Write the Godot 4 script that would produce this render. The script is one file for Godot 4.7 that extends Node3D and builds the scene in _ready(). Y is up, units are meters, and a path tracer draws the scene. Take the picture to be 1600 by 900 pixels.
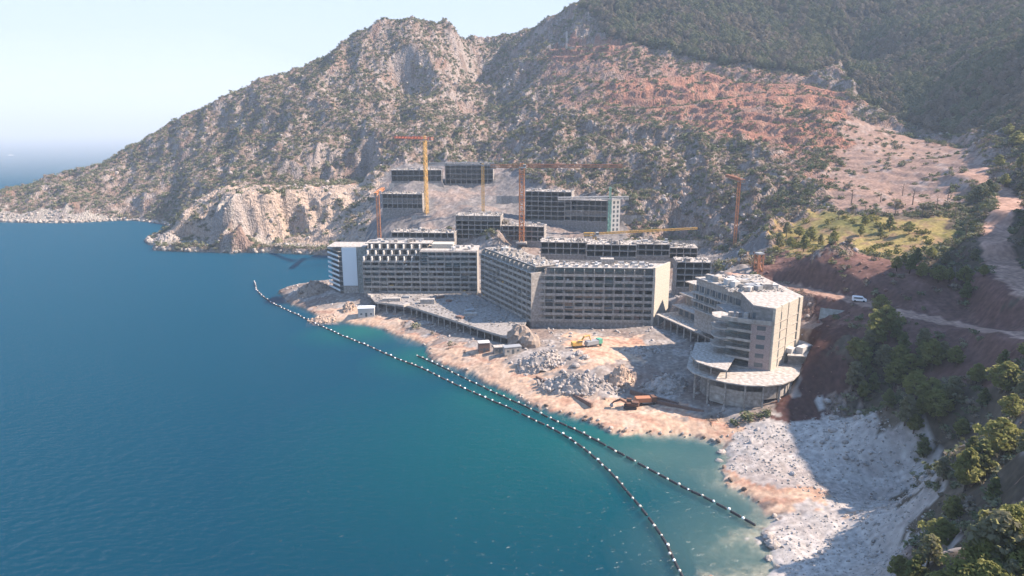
extends Node3D

const CAM_HEIGHT := 95.0
const RBF := [-655.4,-696.2,-0.57483,-556.2,-686.7,-0.23357,-517.4,-686.7,-0.08415,-475.4,-682.1,-0.14015,-423.2,-691.5,0.05915,-395.9,-701.1,0.25832,-349.8,-677.5,0.41979,-324.3,-638.6,0.14737,-317.9,-600.1,-0.02985,-303.1,-559.5,-0.18736,-275.1,-538.2,-0.11654,-255.6,-538.2,0.44259,-231.4,-535.2,-0.23141,-193.3,-535.2,0.65197,-160.3,-526.7,0.03333,-139.9,-515.6,-0.31345,-120.9,-497.3,0.78763,-108.5,-473.3,0.75906,-108.5,-435.1,-0.18638,-120.1,-416.4,-0.09412,-133.3,-407.5,-0.16886,-141.1,-395.8,-0.41512,-135.1,-380.1,-0.48856,-122.5,-361.3,-0.20933,-106.3,-341.7,-0.14752,-98.6,-329.7,-0.41438,-85.3,-324.0,-0.00627,-64.7,-315.3,0.56391,-46.1,-293.3,0.05357,-37.5,-281.7,0.42589,-26.0,-262.3,0.43258,-14.9,-250.6,0.83929,-9.7,-242.5,0.84479,0.0,-230.0,0.27066,11.0,-218.6,0.57652,21.0,-208.2,-0.00166,28.7,-202.4,0.14857,40.4,-198.7,0.50926,52.4,-198.2,0.46823,62.0,-196.9,1.26934,63.9,-191.6,0.34563,61.7,-183.8,-0.13996,56.7,-173.6,-0.14887,59.5,-164.0,-0.52065,63.8,-156.8,-0.00031,67.2,-153.8,0.96576,61.1,-145.8,0.14536,58.5,-136.3,0.30848,56.9,-128.5,0.76572,53.6,-114.0,-1.53996,47.5,-95.9,3.06858,38.0,-74.4,5.20687,26.4,-53.7,-1.01225,-656.4,-686.3,0.39724,-658.8,-661.4,-0.00299,-556.9,-676.7,0.22492,-558.6,-651.8,0.00962,-518.0,-676.7,0.18203,-519.4,-651.8,0.00105,-474.9,-672.1,0.17190,-473.7,-647.1,-0.02234,-420.8,-681.7,-0.01826,-415.0,-657.4,-0.09632,-397.8,-691.3,0.08190,-402.5,-666.7,0.16843,-356.4,-669.9,-0.10844,-372.8,-651.1,-0.01912,-333.6,-634.8,0.03946,-356.7,-625.2,0.01651,-327.6,-597.5,0.08762,-351.7,-591.0,-0.02729,-311.3,-553.8,0.16084,-331.8,-539.6,-0.03573,-279.2,-529.1,0.22925,-289.4,-506.3,0.06595,-256.3,-528.2,-2.71156,-258.0,-503.2,-0.91676,-231.9,-525.3,-0.95047,-233.1,-500.3,-0.29595,-194.5,-525.3,0.20357,-197.5,-500.5,0.07672,-163.7,-517.3,0.15103,-172.3,-493.8,0.01194,-145.8,-507.6,0.05129,-160.8,-487.6,-0.16139,-128.9,-491.4,-0.17258,-149.0,-476.5,0.89014,-115.4,-471.9,-0.40358,-124.2,-470.1,-0.20787,-147.7,-465.5,-0.92979,-201.7,-454.7,0.11666,-118.3,-437.1,0.23501,-142.8,-442.1,0.48111,-127.5,-423.1,0.17717,-140.3,-414.7,0.04492,-157.8,-432.6,-0.08964,-151.1,-396.4,0.18931,-176.1,-398.0,-0.04911,-143.9,-375.3,0.25419,-165.9,-363.4,-0.01021,-130.5,-355.3,0.16138,-150.5,-340.3,-0.02167,-114.3,-335.7,0.33377,-134.2,-320.6,0.04592,-105.1,-322.1,-0.01427,-121.2,-303.0,-0.14727,-89.2,-314.8,0.32048,-99.0,-291.8,0.52611,-69.0,-309.8,-0.12014,-74.5,-302.7,-0.06249,-89.3,-283.8,-0.47109,-123.2,-240.4,0.01916,-51.5,-288.9,-0.14461,-58.5,-283.3,0.09616,-77.2,-268.2,0.08028,-119.9,-233.5,-0.01582,-43.3,-277.9,-0.09209,-50.9,-273.0,0.06818,-71.0,-259.9,-0.01092,-31.6,-258.1,-0.20013,-38.9,-252.9,0.01094,-58.4,-238.8,-0.04576,-102.9,-206.5,-0.04886,-20.3,-246.2,-0.13884,-27.3,-240.4,0.07162,-45.8,-225.2,0.08132,-88.2,-190.1,-0.02875,-15.3,-238.4,-0.12507,-22.6,-233.1,-0.09940,-42.1,-219.0,-0.09038,-5.3,-225.4,-0.09082,-12.1,-219.5,-0.17637,-30.2,-203.8,0.29270,-71.8,-167.8,-0.05670,6.0,-213.8,-0.01264,-0.5,-207.5,0.10121,-17.8,-190.8,0.59560,-57.3,-152.6,0.38369,16.3,-203.1,-0.06927,10.2,-196.4,-0.18275,-6.0,-178.7,-0.32745,-43.1,-138.1,2.01648,25.6,-196.1,-0.07302,21.6,-188.1,0.15344,11.0,-166.5,0.43068,-13.4,-117.2,-0.17930,39.1,-191.8,-0.30313,37.6,-182.9,0.50977,33.4,-159.3,1.59458,23.8,-105.1,3.75814,51.8,-191.3,-0.52976,51.0,-182.3,0.95122,49.0,-158.4,2.14946,44.4,-103.6,10.50103,14.7,-114.5,0.27414,-31.1,-193.9,-0.49900,-26.6,-218.8,0.14746,47.8,-174.5,-0.94332,34.8,-176.0,-0.54576,9.0,-178.8,-0.06868,-37.7,-183.9,-0.25665,39.3,-155.4,-2.06198,15.3,-145.3,0.00575,-27.9,-126.9,-0.21600,56.6,-151.4,-0.99221,46.3,-143.5,0.09260,25.6,-127.8,0.85483,-11.9,-99.3,0.72535,20.6,-165.2,-0.51723,-25.0,-176.4,0.15188,37.2,-141.5,-0.14540,-33.8,-158.8,0.11156,48.1,-130.4,0.34900,35.4,-133.2,0.23483,10.0,-138.9,0.17617,-35.8,-149.1,-1.12109,44.9,-116.5,-1.86053,32.4,-120.1,-1.44143,7.4,-127.2,-3.22014,2.8,-113.4,-5.29585,-40.9,-130.5,-1.62317,30.0,-78.4,-1.94960,18.4,-84.2,-0.42273,-4.9,-95.9,-0.46564,-46.9,-116.9,0.14157,18.6,-58.1,-1.91023,7.2,-64.4,0.33166,-15.5,-77.1,-0.19410,-56.5,-100.1,-0.43554,-200.0,-250.0,-0.00011,-100.0,-180.0,0.12235,-300.0,-400.0,0.04137,-500.0,-500.0,0.00483,-250.0,-520.0,4.05181,0.0,-120.0,6.96509,-60.0,-60.0,0.38981,-700.0,-600.0,0.08355,-500.0,-300.0,-0.04643,-900.0,-680.0,-0.00241,30.0,-60.0,5.78141,-1000.0,-300.0,-0.01711,-200.0,-60.0,-0.00942,-639.9,-775.0,0.03655,-689.4,-835.0,0.00677,-605.1,-810.0,0.14259,-649.9,-870.0,-0.00675,-565.3,-870.0,0.13137,-604.3,-930.0,-0.03634,-513.5,-930.0,0.20962,-546.6,-990.0,-0.07644,-468.8,-990.0,0.21086,-497.2,-1050.0,0.06059,-1000.0,-900.0,-0.02720,-700.0,-1100.0,-0.05593,-1000.0,-1300.0,0.00257,-600.0,-1350.0,0.10786,-1300.0,-1000.0,-0.01855,-606.9,-735.0,0.03943,-567.8,-760.0,-0.16093,-513.3,-790.0,-0.18585,-452.8,-820.0,-0.22857,-426.6,-832.0,-0.11542,-397.7,-840.0,-0.41694,-346.1,-850.0,-0.25172,-287.5,-865.0,-0.18778,-237.0,-885.0,-0.06879,-191.4,-900.0,-0.18964,-168.8,-910.0,-0.47295,-129.2,-915.0,-0.14626,-98.2,-925.0,-0.35708,-67.8,-955.0,-2.50808,-48.8,-1000.0,-0.22723,-28.0,-1050.0,-0.52051,0.0,-1030.0,-0.05961,26.1,-985.0,-0.23863,58.9,-955.0,-0.13636,82.2,-935.0,0.00188,105.4,-925.0,-0.30758,149.0,-950.0,-0.37926,218.8,-1010.0,-0.26407,319.9,-1060.0,-0.14035,468.6,-1090.0,-0.08867,602.4,-1080.0,-0.08891,726.2,-1060.0,-0.18128,853.0,-1000.0,-0.20921,-397.7,-1010.0,0.08385,-287.5,-1035.0,0.32723,-168.8,-1080.0,-0.17879,-98.2,-1095.0,0.46821,-28.0,-1220.0,0.65640,82.2,-1105.0,0.85084,250.0,-1250.0,-0.24748,500.0,-1250.0,0.06063,800.0,-1150.0,0.29371,0.0,-1250.0,-0.62631,-300.0,-1150.0,0.00077,-509.3,-705.0,-0.03200,-434.9,-715.0,-0.44231,-431.4,-765.0,0.58250,-385.3,-715.0,-0.19981,-368.6,-735.0,0.19900,-330.8,-712.0,-0.39977,-363.5,-790.0,0.29145,-291.3,-672.0,-0.08628,-255.6,-690.0,0.13467,-284.7,-780.0,0.07596,-210.0,-690.0,0.03727,-203.9,-745.0,-0.04003,-218.1,-805.0,0.01551,-190.3,-850.0,0.17062,-148.4,-825.0,-0.86195,-134.1,-735.0,0.09466,-151.3,-655.0,-0.20345,-156.6,-880.0,0.27071,-115.5,-862.0,-2.18746,-122.7,-850.0,3.04964,-123.2,-800.0,0.26228,-91.5,-850.0,-0.53980,-77.3,-775.0,-0.53907,-64.0,-700.0,-0.20681,-51.6,-960.0,1.86206,-48.7,-930.0,1.93835,-40.2,-800.0,0.69547,-27.6,-665.0,0.45901,-84.4,-655.0,-0.15051,-12.6,-935.0,-0.00351,-11.6,-850.0,0.66004,0.0,-895.0,-0.54753,3.3,-720.0,0.21479,39.0,-875.0,-0.21531,27.7,-768.0,-0.37046,30.7,-672.0,-0.30594,27.9,-605.0,-0.03036,78.4,-885.0,0.22597,66.8,-740.0,0.10733,68.3,-620.0,0.11387,65.8,-545.0,-0.04139,158.2,-900.0,0.27933,140.3,-785.0,0.01466,126.7,-700.0,0.08257,111.8,-610.0,-0.03363,101.0,-545.0,-0.00021,92.3,-492.0,-0.14855,113.9,-462.0,0.74576,122.4,-505.0,-0.03032,116.8,-820.0,-0.10623,105.9,-735.0,-0.16943,193.1,-770.0,0.08962,231.3,-735.0,0.07155,296.1,-715.0,0.03830,302.3,-655.0,-0.23855,264.1,-580.0,-0.29696,273.8,-890.0,0.04064,249.2,-800.0,-0.10592,193.2,-605.0,0.01278,168.2,-520.0,-0.00979,151.1,-462.0,-0.77985,142.9,-430.0,0.76484,134.9,-350.0,-0.05423,323.9,-850.0,0.33639,371.2,-860.0,-0.43223,352.2,-790.0,-0.71483,388.1,-800.0,1.84181,228.9,-555.0,0.06854,188.8,-450.0,0.15856,160.1,-395.0,-0.23939,198.1,-425.0,-0.34851,175.1,-372.0,-0.11393,136.3,-318.0,-0.09323,155.5,-308.0,0.09222,420.1,-790.0,-0.94147,377.7,-700.0,0.10781,349.3,-640.0,0.37028,474.3,-830.0,0.15339,408.0,-670.0,-0.00954,375.2,-588.0,0.69071,364.2,-545.0,0.27944,264.8,-495.0,-0.03178,287.7,-480.0,-0.08027,322.1,-500.0,0.21992,249.7,-432.0,0.30139,239.3,-375.0,-0.24864,192.0,-338.0,0.23634,204.3,-332.0,-0.75995,407.5,-600.0,-0.81175,539.5,-780.0,0.04241,353.2,-490.0,-0.02379,313.3,-430.0,0.30588,308.4,-440.0,-0.07504,283.4,-425.0,-0.32234,276.2,-395.0,0.15203,270.0,-365.0,-0.14956,254.0,-350.0,1.30015,228.1,-315.0,2.85734,199.4,-262.0,3.20546,-272.4,-566.0,0.19359,-255.1,-580.0,-0.84053,-260.0,-592.0,-0.01294,-202.3,-586.0,-1.90014,-208.7,-606.0,0.44541,-237.0,-574.0,-0.15706,-240.2,-584.0,-0.02989,-170.7,-612.0,0.02195,-137.8,-618.0,-0.20682,-119.2,-566.0,0.31445,-121.3,-535.0,0.40231,-165.0,-590.0,-0.86859,-140.9,-580.0,-0.42322,-152.9,-538.0,-0.61277,-258.4,-545.0,-1.28509,-185.1,-543.0,-1.72506,-151.0,-600.0,0.73056,-225.9,-640.0,0.01563,-148.4,-640.0,0.43986,-247.0,-554.7,1.02421,-209.1,-551.7,-0.40957,-199.0,-568.5,2.34101,-173.5,-555.1,1.06728,-142.3,-536.1,0.62477,-259.8,-548.0,0.95007,-96.4,-550.0,-0.53135,-78.3,-562.0,-0.17826,-37.1,-570.0,0.25228,-5.2,-560.0,-0.14192,-75.1,-500.0,-0.06459,-99.8,-505.0,-0.89471,-79.1,-478.0,0.05170,-48.7,-520.0,0.20907,-18.0,-480.0,-0.22761,-4.5,-480.0,0.11670,-42.1,-445.0,-0.14083,-22.4,-430.0,-0.14924,8.1,-430.0,-0.14910,7.0,-500.0,0.06082,43.6,-460.0,0.28242,64.6,-455.0,-0.09249,81.7,-430.0,-0.27964,113.3,-410.0,-0.03728,-128.4,-380.1,0.77984,-121.2,-381.2,-0.44759,-110.3,-382.4,-0.20816,-95.6,-352.8,0.08713,-76.3,-326.8,-0.27536,-55.4,-316.0,-0.37181,-27.0,-273.8,-0.67518,-9.8,-247.5,-1.43176,11.3,-225.1,-1.00368,41.4,-205.2,-0.77161,61.1,-201.6,-1.20789,71.3,-201.9,0.60345,-53.4,-345.0,0.01626,-24.9,-320.1,-0.02830,0.0,-288.5,0.06153,27.1,-276.1,0.10338,53.4,-271.7,0.04639,15.4,-260.3,-0.20619,33.0,-238.1,-1.94272,19.0,-238.7,0.77976,37.3,-233.6,1.57497,56.5,-226.2,0.04381,64.7,-215.1,-0.06537,64.6,-251.6,-0.04676,22.7,-227.4,0.10902,-60.0,-375.0,0.02462,-20.0,-360.0,0.06093,20.0,-330.0,-0.03871,60.0,-330.0,0.07896,-40.0,-410.0,0.16336,20.0,-390.0,0.06932,70.0,-380.0,0.03241,-95.0,-390.0,0.19123,95.0,-330.0,0.50724,100.0,-290.0,6.54797,74.2,-204.8,-0.97750,91.7,-202.5,-0.68520,82.0,-215.5,0.85451,109.1,-221.9,-0.69644,99.3,-211.9,-0.60049,120.5,-271.6,0.77889,112.9,-293.6,3.82717,130.7,-250.1,0.10980,140.7,-222.1,-0.34665,156.5,-202.2,1.30698,102.5,-293.9,-9.07251,122.1,-284.0,-2.48086,162.8,-284.0,-0.18489,164.3,-251.9,-1.35086,169.3,-236.5,1.76449,72.7,-188.1,-0.66455,84.4,-183.9,0.53401,100.8,-199.5,1.33514,114.4,-195.1,3.47727,108.2,-170.3,2.47992,98.6,-147.7,4.53527,81.0,-155.7,-0.70787,79.5,-136.7,0.22130,65.9,-135.0,-1.44087,73.4,-156.9,-0.42097,65.4,-171.5,-0.03198,81.2,-126.9,2.79143,109.4,-182.0,-5.20346,115.4,-176.0,0.87263,127.2,-185.0,0.75957,127.1,-170.0,-0.98527,128.4,-200.0,-1.69800,135.1,-190.0,-0.04512,107.1,-140.0,0.13146,99.0,-142.0,-5.06671,86.3,-118.0,-1.60180,78.2,-112.0,0.25853,103.2,-128.0,0.17415,129.1,-164.0,-0.07195,82.2,-100.0,-0.98994,40.0,-100.0,-10.64954,50.0,-80.0,-4.89635,64.0,-78.0,0.26488,74.0,-73.0,0.25591,90.0,-70.0,-0.30964,60.0,-45.0,0.27908,90.0,-40.0,-0.04546,40.0,-60.0,-3.41815,120.0,-75.0,-0.12264,96.0,-100.0,0.85148,130.0,-110.0,0.02791,160.0,-140.0,0.40789,165.0,-180.0,-0.78445,190.0,-130.0,0.29161,190.0,-180.0,0.39064,190.0,-230.0,-1.40852,225.0,-92.0,-1.01351,225.0,-132.0,0.02907,225.0,-172.0,-0.41164,225.0,-208.0,-0.28394,225.0,-255.0,-1.95738,228.0,-290.0,-1.61986,245.0,-330.0,-1.76202,300.0,-150.0,0.36241,310.0,-220.0,0.31604,310.0,-280.0,-0.02993,320.0,-350.0,0.06211,400.0,-200.0,0.02338,420.0,-350.0,-0.02202,400.0,-450.0,-0.37273,600.0,-300.0,-0.02037,600.0,-500.0,-0.05482,220.0,-60.0,0.47233,400.0,-60.0,0.00347,700.0,-100.0,-0.07180,800.0,-700.0,0.10284,700.0,-600.0,0.04248]
const RBF_BASE := 150.1701
# kinds of ground: 0 scrub hill, 1 red earth, 2 sand, 3 limestone dust, 4 dry grass, 5 red soil with hill shade painted into its tone, 6 rubble ground, 7 forest floor, 8 dirt road, 9 sprayed concrete, 10 pale cut rock, 11 brown bank with hill shade in its tone, 12 pink soil, 13 shore rock, 14 terraced slope
const ZONES := [[7, [150, -360, 430, -420, 430, -30, 110, -30, 120, -120, 150, -200]],
[7, [320.5, -1031.2, 450.1, -1045.8, 569.6, -1019.9, 666.1, -946.7, 313.7, -414.9, 366.3, -544.8, 350, -619.2, 330.3, -663, 350.3, -744.3, 345.1, -826, 299.4, -844.7]],
[12, [27.6, -881.8, 118.9, -836.5, 196.4, -785.1, 306.2, -742, 309.8, -637.9, 190.9, -383.9, 196.6, -430.4, 201.9, -535, 141.7, -620.5, 93.8, -642, 52, -717, 30.2, -838.7]],
[7, [86.2, -934.4, 132.8, -951.8, 320.5, -1031.2, 299.4, -844.7, 345.1, -826, 336.9, -752.4, 303, -742.3, 203.1, -784.2, 119.7, -843]],
[14, [292.5, -612.4, 330.5, -603.1, 351, -546.6, 299.9, -442, 253, -386.1, 209.8, -372.2, 183.1, -390.3, 212.9, -468, 249.7, -533.1]],
[1, [98, -751.7, 176.1, -754.8, 206.3, -768, 238.4, -736.7, 299.3, -723.5, 321.7, -685.1, 292.7, -606.8, 263, -577.4, 247.5, -634.6, 222.7, -646, 178, -653.3, 122.8, -676, 92.8, -707]],
[1, [47.6, -892.3, 78.2, -882.3, 123.6, -844.4, 134.6, -817.6, 114.6, -803, 73.7, -825, 38.9, -872.9]],
[1, [138.8, -664.3, 217.7, -630.6, 261.4, -573.5, 258.7, -531.5, 218.8, -528.3, 172.7, -589.4]],
[10, [-288, -656, -216.1, -628.5, -142.5, -640.7, -122.3, -656.3, -103.1, -567.1, -104.9, -491.3, -140.3, -517.2, -192.3, -532.4, -254.3, -535.2, -284.8, -535.2, -306.6, -565.3, -303.9, -579, -275, -572.5]],
[13, [-291.9, -541.1, -251.7, -529.5, -190.3, -526.7, -139.9, -515.6, -143.9, -532, -196.2, -544.5, -245.4, -550.7, -266, -550.6, -283.2, -555.7, -297.2, -557.8]],
[9, [-116.8, -582.7, -112.7, -634.8, -70.2, -633.7, -14.6, -630.8, 15.2, -544.4, 82.2, -501.5, 79.5, -482.8, 83.5, -464.3, 69.5, -430.4, 124.7, -437.2, 136.3, -363.2, 130.1, -341.3, 107.2, -373.8, -104.3, -488]],
[4, [131.5, -349.5, 160.5, -391.5, 180.2, -383.7, 205.2, -363.4, 234.4, -360.9, 215.2, -328.4, 175.4, -301.2, 123.5, -287.2]],
[13, [-577.9, -716.1, -486.2, -699.8, -417, -704.6, -403.5, -682.1, -507.3, -672.9, -548.9, -677.5]],
[11, [121.5, -363.8, 134.7, -345.1, 132.6, -277.7, 171.5, -299.3, 187.3, -287.1, 168.2, -215, 128.9, -159.3, 125.4, -184.8, 115.5, -222.2, 120, -268.9, 109, -290.8]],
[6, [-144.2, -399.1, -132.1, -416.4, -118.9, -435.1, -113.9, -499.5, -16, -419.9, 112.8, -457.1, 106.4, -291.2, 108.5, -235.8, 89.9, -203.1, 66, -204.5, 43.8, -218.5, 22.7, -227.3, 7.2, -240, -10.1, -255.8, -31.4, -291.5, -49.3, -316.1, -77.6, -332.8, -113.4, -354.5]],
[5, [76.3, -194, 92, -215.7, 105.2, -232.2, 120.4, -264.7, 116.9, -225.3, 108.9, -210, 104.6, -203.8, 90.9, -195.5]],
[7, [114.9, -226.7, 126.5, -186.7, 130, -161.1, 56.5, -63.5, 49.9, -73.3, 82.5, -121.4, 90.2, -132.8, 108, -178.3, 106.9, -203.6]],
[2, [-110.1, -352.7, -77.6, -332.8, -56.3, -321, -31.4, -291.5, -27.5, -280.2, -10.2, -256.8, 7.2, -240.9, 22.7, -226.9, 35.5, -221.5, 53.7, -214, 66.3, -205.7, 73, -197.5, 64.8, -193, 39.9, -196, 20.8, -205.3, 0, -226.5, -14.7, -246.5, -36.9, -276.9, -63.7, -310, -94.8, -324, -109.6, -341.7]],
[2, [-31.4, -291.5, -10.5, -265.6, 0, -253, 14.6, -246.2, 29, -244.1, 35.7, -249.7, 51.2, -260.1, 52.7, -251.8, 35.7, -240.5, 21.5, -240.4, 9.6, -240.4, -10.1, -253.6]],
[2, [28.1, -286.7, 58.2, -283.2, 55.7, -263.1, 45.2, -247.3, 31.7, -246.9, 20.8, -263.9]],
[3, [63.6, -194.2, 70.6, -199.4, 79.1, -195.3, 92.5, -198.2, 102.6, -203.9, 107.9, -181.1, 110.2, -170.9, 90.6, -133.9, 85.1, -125.9, 70.7, -109.2, 47.3, -70, 38.1, -86.6, 59.6, -145, 66.5, -153.2, 59.5, -164, 55.1, -172.5]],
[2, [55.1, -173.6, 59.2, -174.4, 68.4, -170.2, 75.3, -161.5, 82.8, -149.4, 66.1, -151.8, 59, -162.4]]]
const ROADS := [[8, 6.5, [99.4, 30.9, -296.2, 111.4, 28.6, -289.8, 122.1, 29.5, -269.3, 130.9, 30.2, -250.4, 138.2, 31, -229.2, 149.4, 30.2, -218.7, 145.4, 36.8, -185.6, 141.4, 41.6, -159.7]],
[8, 10, [168.8, 42.5, -213.3, 176, 43.5, -233.7, 202.4, 40.9, -279.2, 206.5, 47.2, -289.9, 235.9, 48.5, -329.4, 241.4, 55.3, -330, 275.8, 56.9, -381.8, 281.4, 61.9, -406.5, 281.7, 65.9, -425.1, 294, 69.5, -429.6]],
[12, 11, [92.8, 117.4, -707, 107, 113.4, -694.8, 130.2, 110.7, -683.7, 160.5, 113, -681.3, 186, 116.7, -685, 226, 123.1, -695.3]],
[1, 10, [94.7, 139.1, -752.2, 134.7, 142.8, -750, 175.8, 144.3, -753.3, 205.7, 151, -765.3, 237.5, 137.4, -733.6, 297.4, 134.6, -718.5, 319.5, 126.1, -694.5]],
[8, 5, [54.6, 184.6, -877.5, 77.2, 188.1, -868.4, 125.3, 183.9, -829.8]],
[12, 9, [262.4, 96.5, -576.1, 294.8, 90.4, -576.3, 338.6, 85.1, -587.2, 333.4, 78.3, -518.5]],
[8, 4.5, [-143, 52.1, -643.3, -169.5, 43.3, -607.2, -214.1, 43.8, -622.6, -255.1, 37.3, -637, -260.1, 33.1, -592.3]]]
const ROUGH := [1.0, 0.38, 0.05, 0.08, 0.16, 0.14, 0.05, 0.32, 0.03, 0.30, 0.75, 0.12, 0.45, 0.8, 0.12]
const TINT := [Color(0.27, 0.205, 0.17), Color(0.43, 0.225, 0.165), Color(0.56, 0.395, 0.285), Color(0.48, 0.435, 0.40), Color(0.32, 0.255, 0.105), Color(0.105, 0.058, 0.05), Color(0.30, 0.255, 0.225), Color(0.13, 0.105, 0.08), Color(0.42, 0.275, 0.215), Color(0.20, 0.185, 0.18), Color(0.56, 0.44, 0.355), Color(0.17, 0.10, 0.085), Color(0.36, 0.235, 0.185), Color(0.50, 0.45, 0.39), Color(0.31, 0.215, 0.175)]
const ROCK := Color(0.43, 0.37, 0.34)

var rng := RandomNumberGenerator.new()
var M := {}
var zone_x0 := -1000.0
var zone_z0 := -1400.0
var zone_step := 2.0
var zone_w := 950
var zone_h := 700
var zone_map := PackedByteArray()
var gx := PackedFloat32Array()
var gz := PackedFloat32Array()
var gh := PackedFloat32Array()
var nx := 0
var nz := 0
var taken := {}

func noise(s: int, f: float, oct := 4, kind := FastNoiseLite.TYPE_SIMPLEX_SMOOTH, fractal := FastNoiseLite.FRACTAL_FBM) -> FastNoiseLite:
	var n := FastNoiseLite.new()
	n.seed = s
	n.frequency = f
	n.noise_type = kind
	n.fractal_type = fractal
	n.fractal_octaves = oct
	return n

# ---------------------------------------------------------------- naming
func numbered(called: String) -> String:
	if not taken.has(called):
		taken[called] = 0
		return called
	taken[called] += 1
	return "%s_%03d" % [called, taken[called]]

func tag(o: Node, label: String, category: String, group := "", kind := "") -> void:
	if label: o.set_meta("label", label)
	if category: o.set_meta("category", category)
	if group: o.set_meta("group", group)
	if kind: o.set_meta("kind", kind)

func thing(called: String, label: String, category: String, at := Vector3.ZERO, turn := 0.0, group := "") -> Node3D:
	var o := Node3D.new()
	o.name = numbered(called)
	add_child(o)
	o.position = at
	o.rotation.y = turn
	tag(o, label, category, group)
	return o

func part(called: String, mesh: Mesh, m: Material, parent: Node, at := Vector3.ZERO, basis := Basis.IDENTITY) -> MeshInstance3D:
	var o := MeshInstance3D.new()
	o.name = called
	o.mesh = mesh
	o.material_override = m
	o.transform = Transform3D(basis, at)
	parent.add_child(o, true)
	return o

func structure(called: String, mesh: Mesh, m: Material) -> MeshInstance3D:
	var o := MeshInstance3D.new()
	o.name = numbered(called)
	o.mesh = mesh
	o.material_override = m
	o.set_meta("kind", "structure")
	add_child(o)
	return o

var unit_box: BoxMesh
func box(called: String, m: Material, parent: Node, lo: Vector3, hi: Vector3) -> MeshInstance3D:
	return part(called, unit_box, m, parent, (lo + hi) * 0.5, Basis.from_scale((hi - lo).abs()))

func cbox(called: String, m: Material, parent: Node, c: Vector3, size: Vector3, turn := 0.0) -> MeshInstance3D:
	return part(called, unit_box, m, parent, c, Basis(Vector3.UP, turn) * Basis.from_scale(size))

# ---------------------------------------------------------------- mesh builder
class MB:
	var st := SurfaceTool.new()
	var n := 0
	func _init(smooth := false) -> void:
		st.begin(Mesh.PRIMITIVE_TRIANGLES)
		st.set_smooth_group(0 if smooth else -1)
	func tri(a: Vector3, b: Vector3, c: Vector3) -> void:
		st.add_vertex(a); st.add_vertex(b); st.add_vertex(c)
		n += 1
	func quad(a: Vector3, b: Vector3, c: Vector3, d: Vector3) -> void:
		tri(a, b, c); tri(a, c, d)
	func bx(c: Vector3, s: Vector3, basis := Basis.IDENTITY) -> void:
		var h := s * 0.5
		var p := []
		for i in 8:
			p.append(c + basis * Vector3(h.x if i & 1 else -h.x, h.y if i & 2 else -h.y, h.z if i & 4 else -h.z))
		for f in [[0, 1, 3, 2], [5, 4, 6, 7], [4, 0, 2, 6], [1, 5, 7, 3], [2, 3, 7, 6], [4, 5, 1, 0]]:
			quad(p[f[3]], p[f[2]], p[f[1]], p[f[0]])
	func bar(a: Vector3, b: Vector3, w: float) -> void:
		var d := b - a
		var l := d.length()
		if l < 0.0001: return
		var z := d / l
		var x := z.cross(Vector3.UP if absf(z.y) < 0.95 else Vector3.RIGHT).normalized()
		bx((a + b) * 0.5, Vector3(w, w, l), Basis(x, z.cross(x), z))
	func tube(path: Array, radii: Array, sides := 7) -> void:
		var rings := []
		for i in path.size():
			var d: Vector3 = (path[mini(i + 1, path.size() - 1)] - path[maxi(i - 1, 0)]).normalized()
			var x := d.cross(Vector3.UP if absf(d.y) < 0.95 else Vector3.RIGHT).normalized()
			var y := d.cross(x)
			var ring := []
			for k in sides:
				var a := TAU * k / sides
				ring.append(path[i] + (x * cos(a) + y * sin(a)) * radii[i])
			rings.append(ring)
		for i in rings.size() - 1:
			for k in sides:
				var k2 := (k + 1) % sides
				quad(rings[i][k], rings[i][k2], rings[i + 1][k2], rings[i + 1][k])
		for k in range(1, sides - 1):
			tri(rings[0][0], rings[0][k + 1], rings[0][k])
			tri(rings[-1][0], rings[-1][k], rings[-1][k + 1])
	# prism over an xz outline (any winding), from y0 to y1
	func prism(outline: PackedVector2Array, y0: float, y1: float) -> void:
		var pts := outline
		var idx := Geometry2D.triangulate_polygon(pts)
		for i in range(0, idx.size(), 3):
			var a := pts[idx[i]]; var b := pts[idx[i + 1]]; var c := pts[idx[i + 2]]
			if (b - a).cross(c - a) < 0.0:
				var t := b; b = c; c = t
			tri(Vector3(a.x, y1, a.y), Vector3(b.x, y1, b.y), Vector3(c.x, y1, c.y))
			tri(Vector3(a.x, y0, a.y), Vector3(c.x, y0, c.y), Vector3(b.x, y0, b.y))
		var clock := Geometry2D.is_polygon_clockwise(pts)
		for i in pts.size():
			var a := pts[i]; var b := pts[(i + 1) % pts.size()]
			if clock:
				var t := a; a = b; b = t
			quad(Vector3(a.x, y1, a.y), Vector3(a.x, y0, a.y), Vector3(b.x, y0, b.y), Vector3(b.x, y1, b.y))
	func done() -> ArrayMesh:
		st.generate_normals()
		return st.commit()

# ---------------------------------------------------------------- terrain
func spaced(from: float, to: float, marks: Array) -> PackedFloat32Array:
	# marks: [position, step] pairs; the step is interpolated between them
	var out := PackedFloat32Array()
	var p := from
	while p < to:
		out.append(p)
		var step: float = marks[-1][1]
		for i in marks.size() - 1:
			if p >= marks[i][0] and p < marks[i + 1][0]:
				step = lerpf(marks[i][1], marks[i + 1][1], (p - marks[i][0]) / (marks[i + 1][0] - marks[i][0]))
		p += step
	out.append(to)
	return out

func zone_at(x: float, z: float) -> int:
	var i := int((x - zone_x0) / zone_step)
	var j := int((z - zone_z0) / zone_step)
	if i < 0 or j < 0 or i >= zone_w or j >= zone_h: return 0
	return zone_map[j * zone_w + i]

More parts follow.
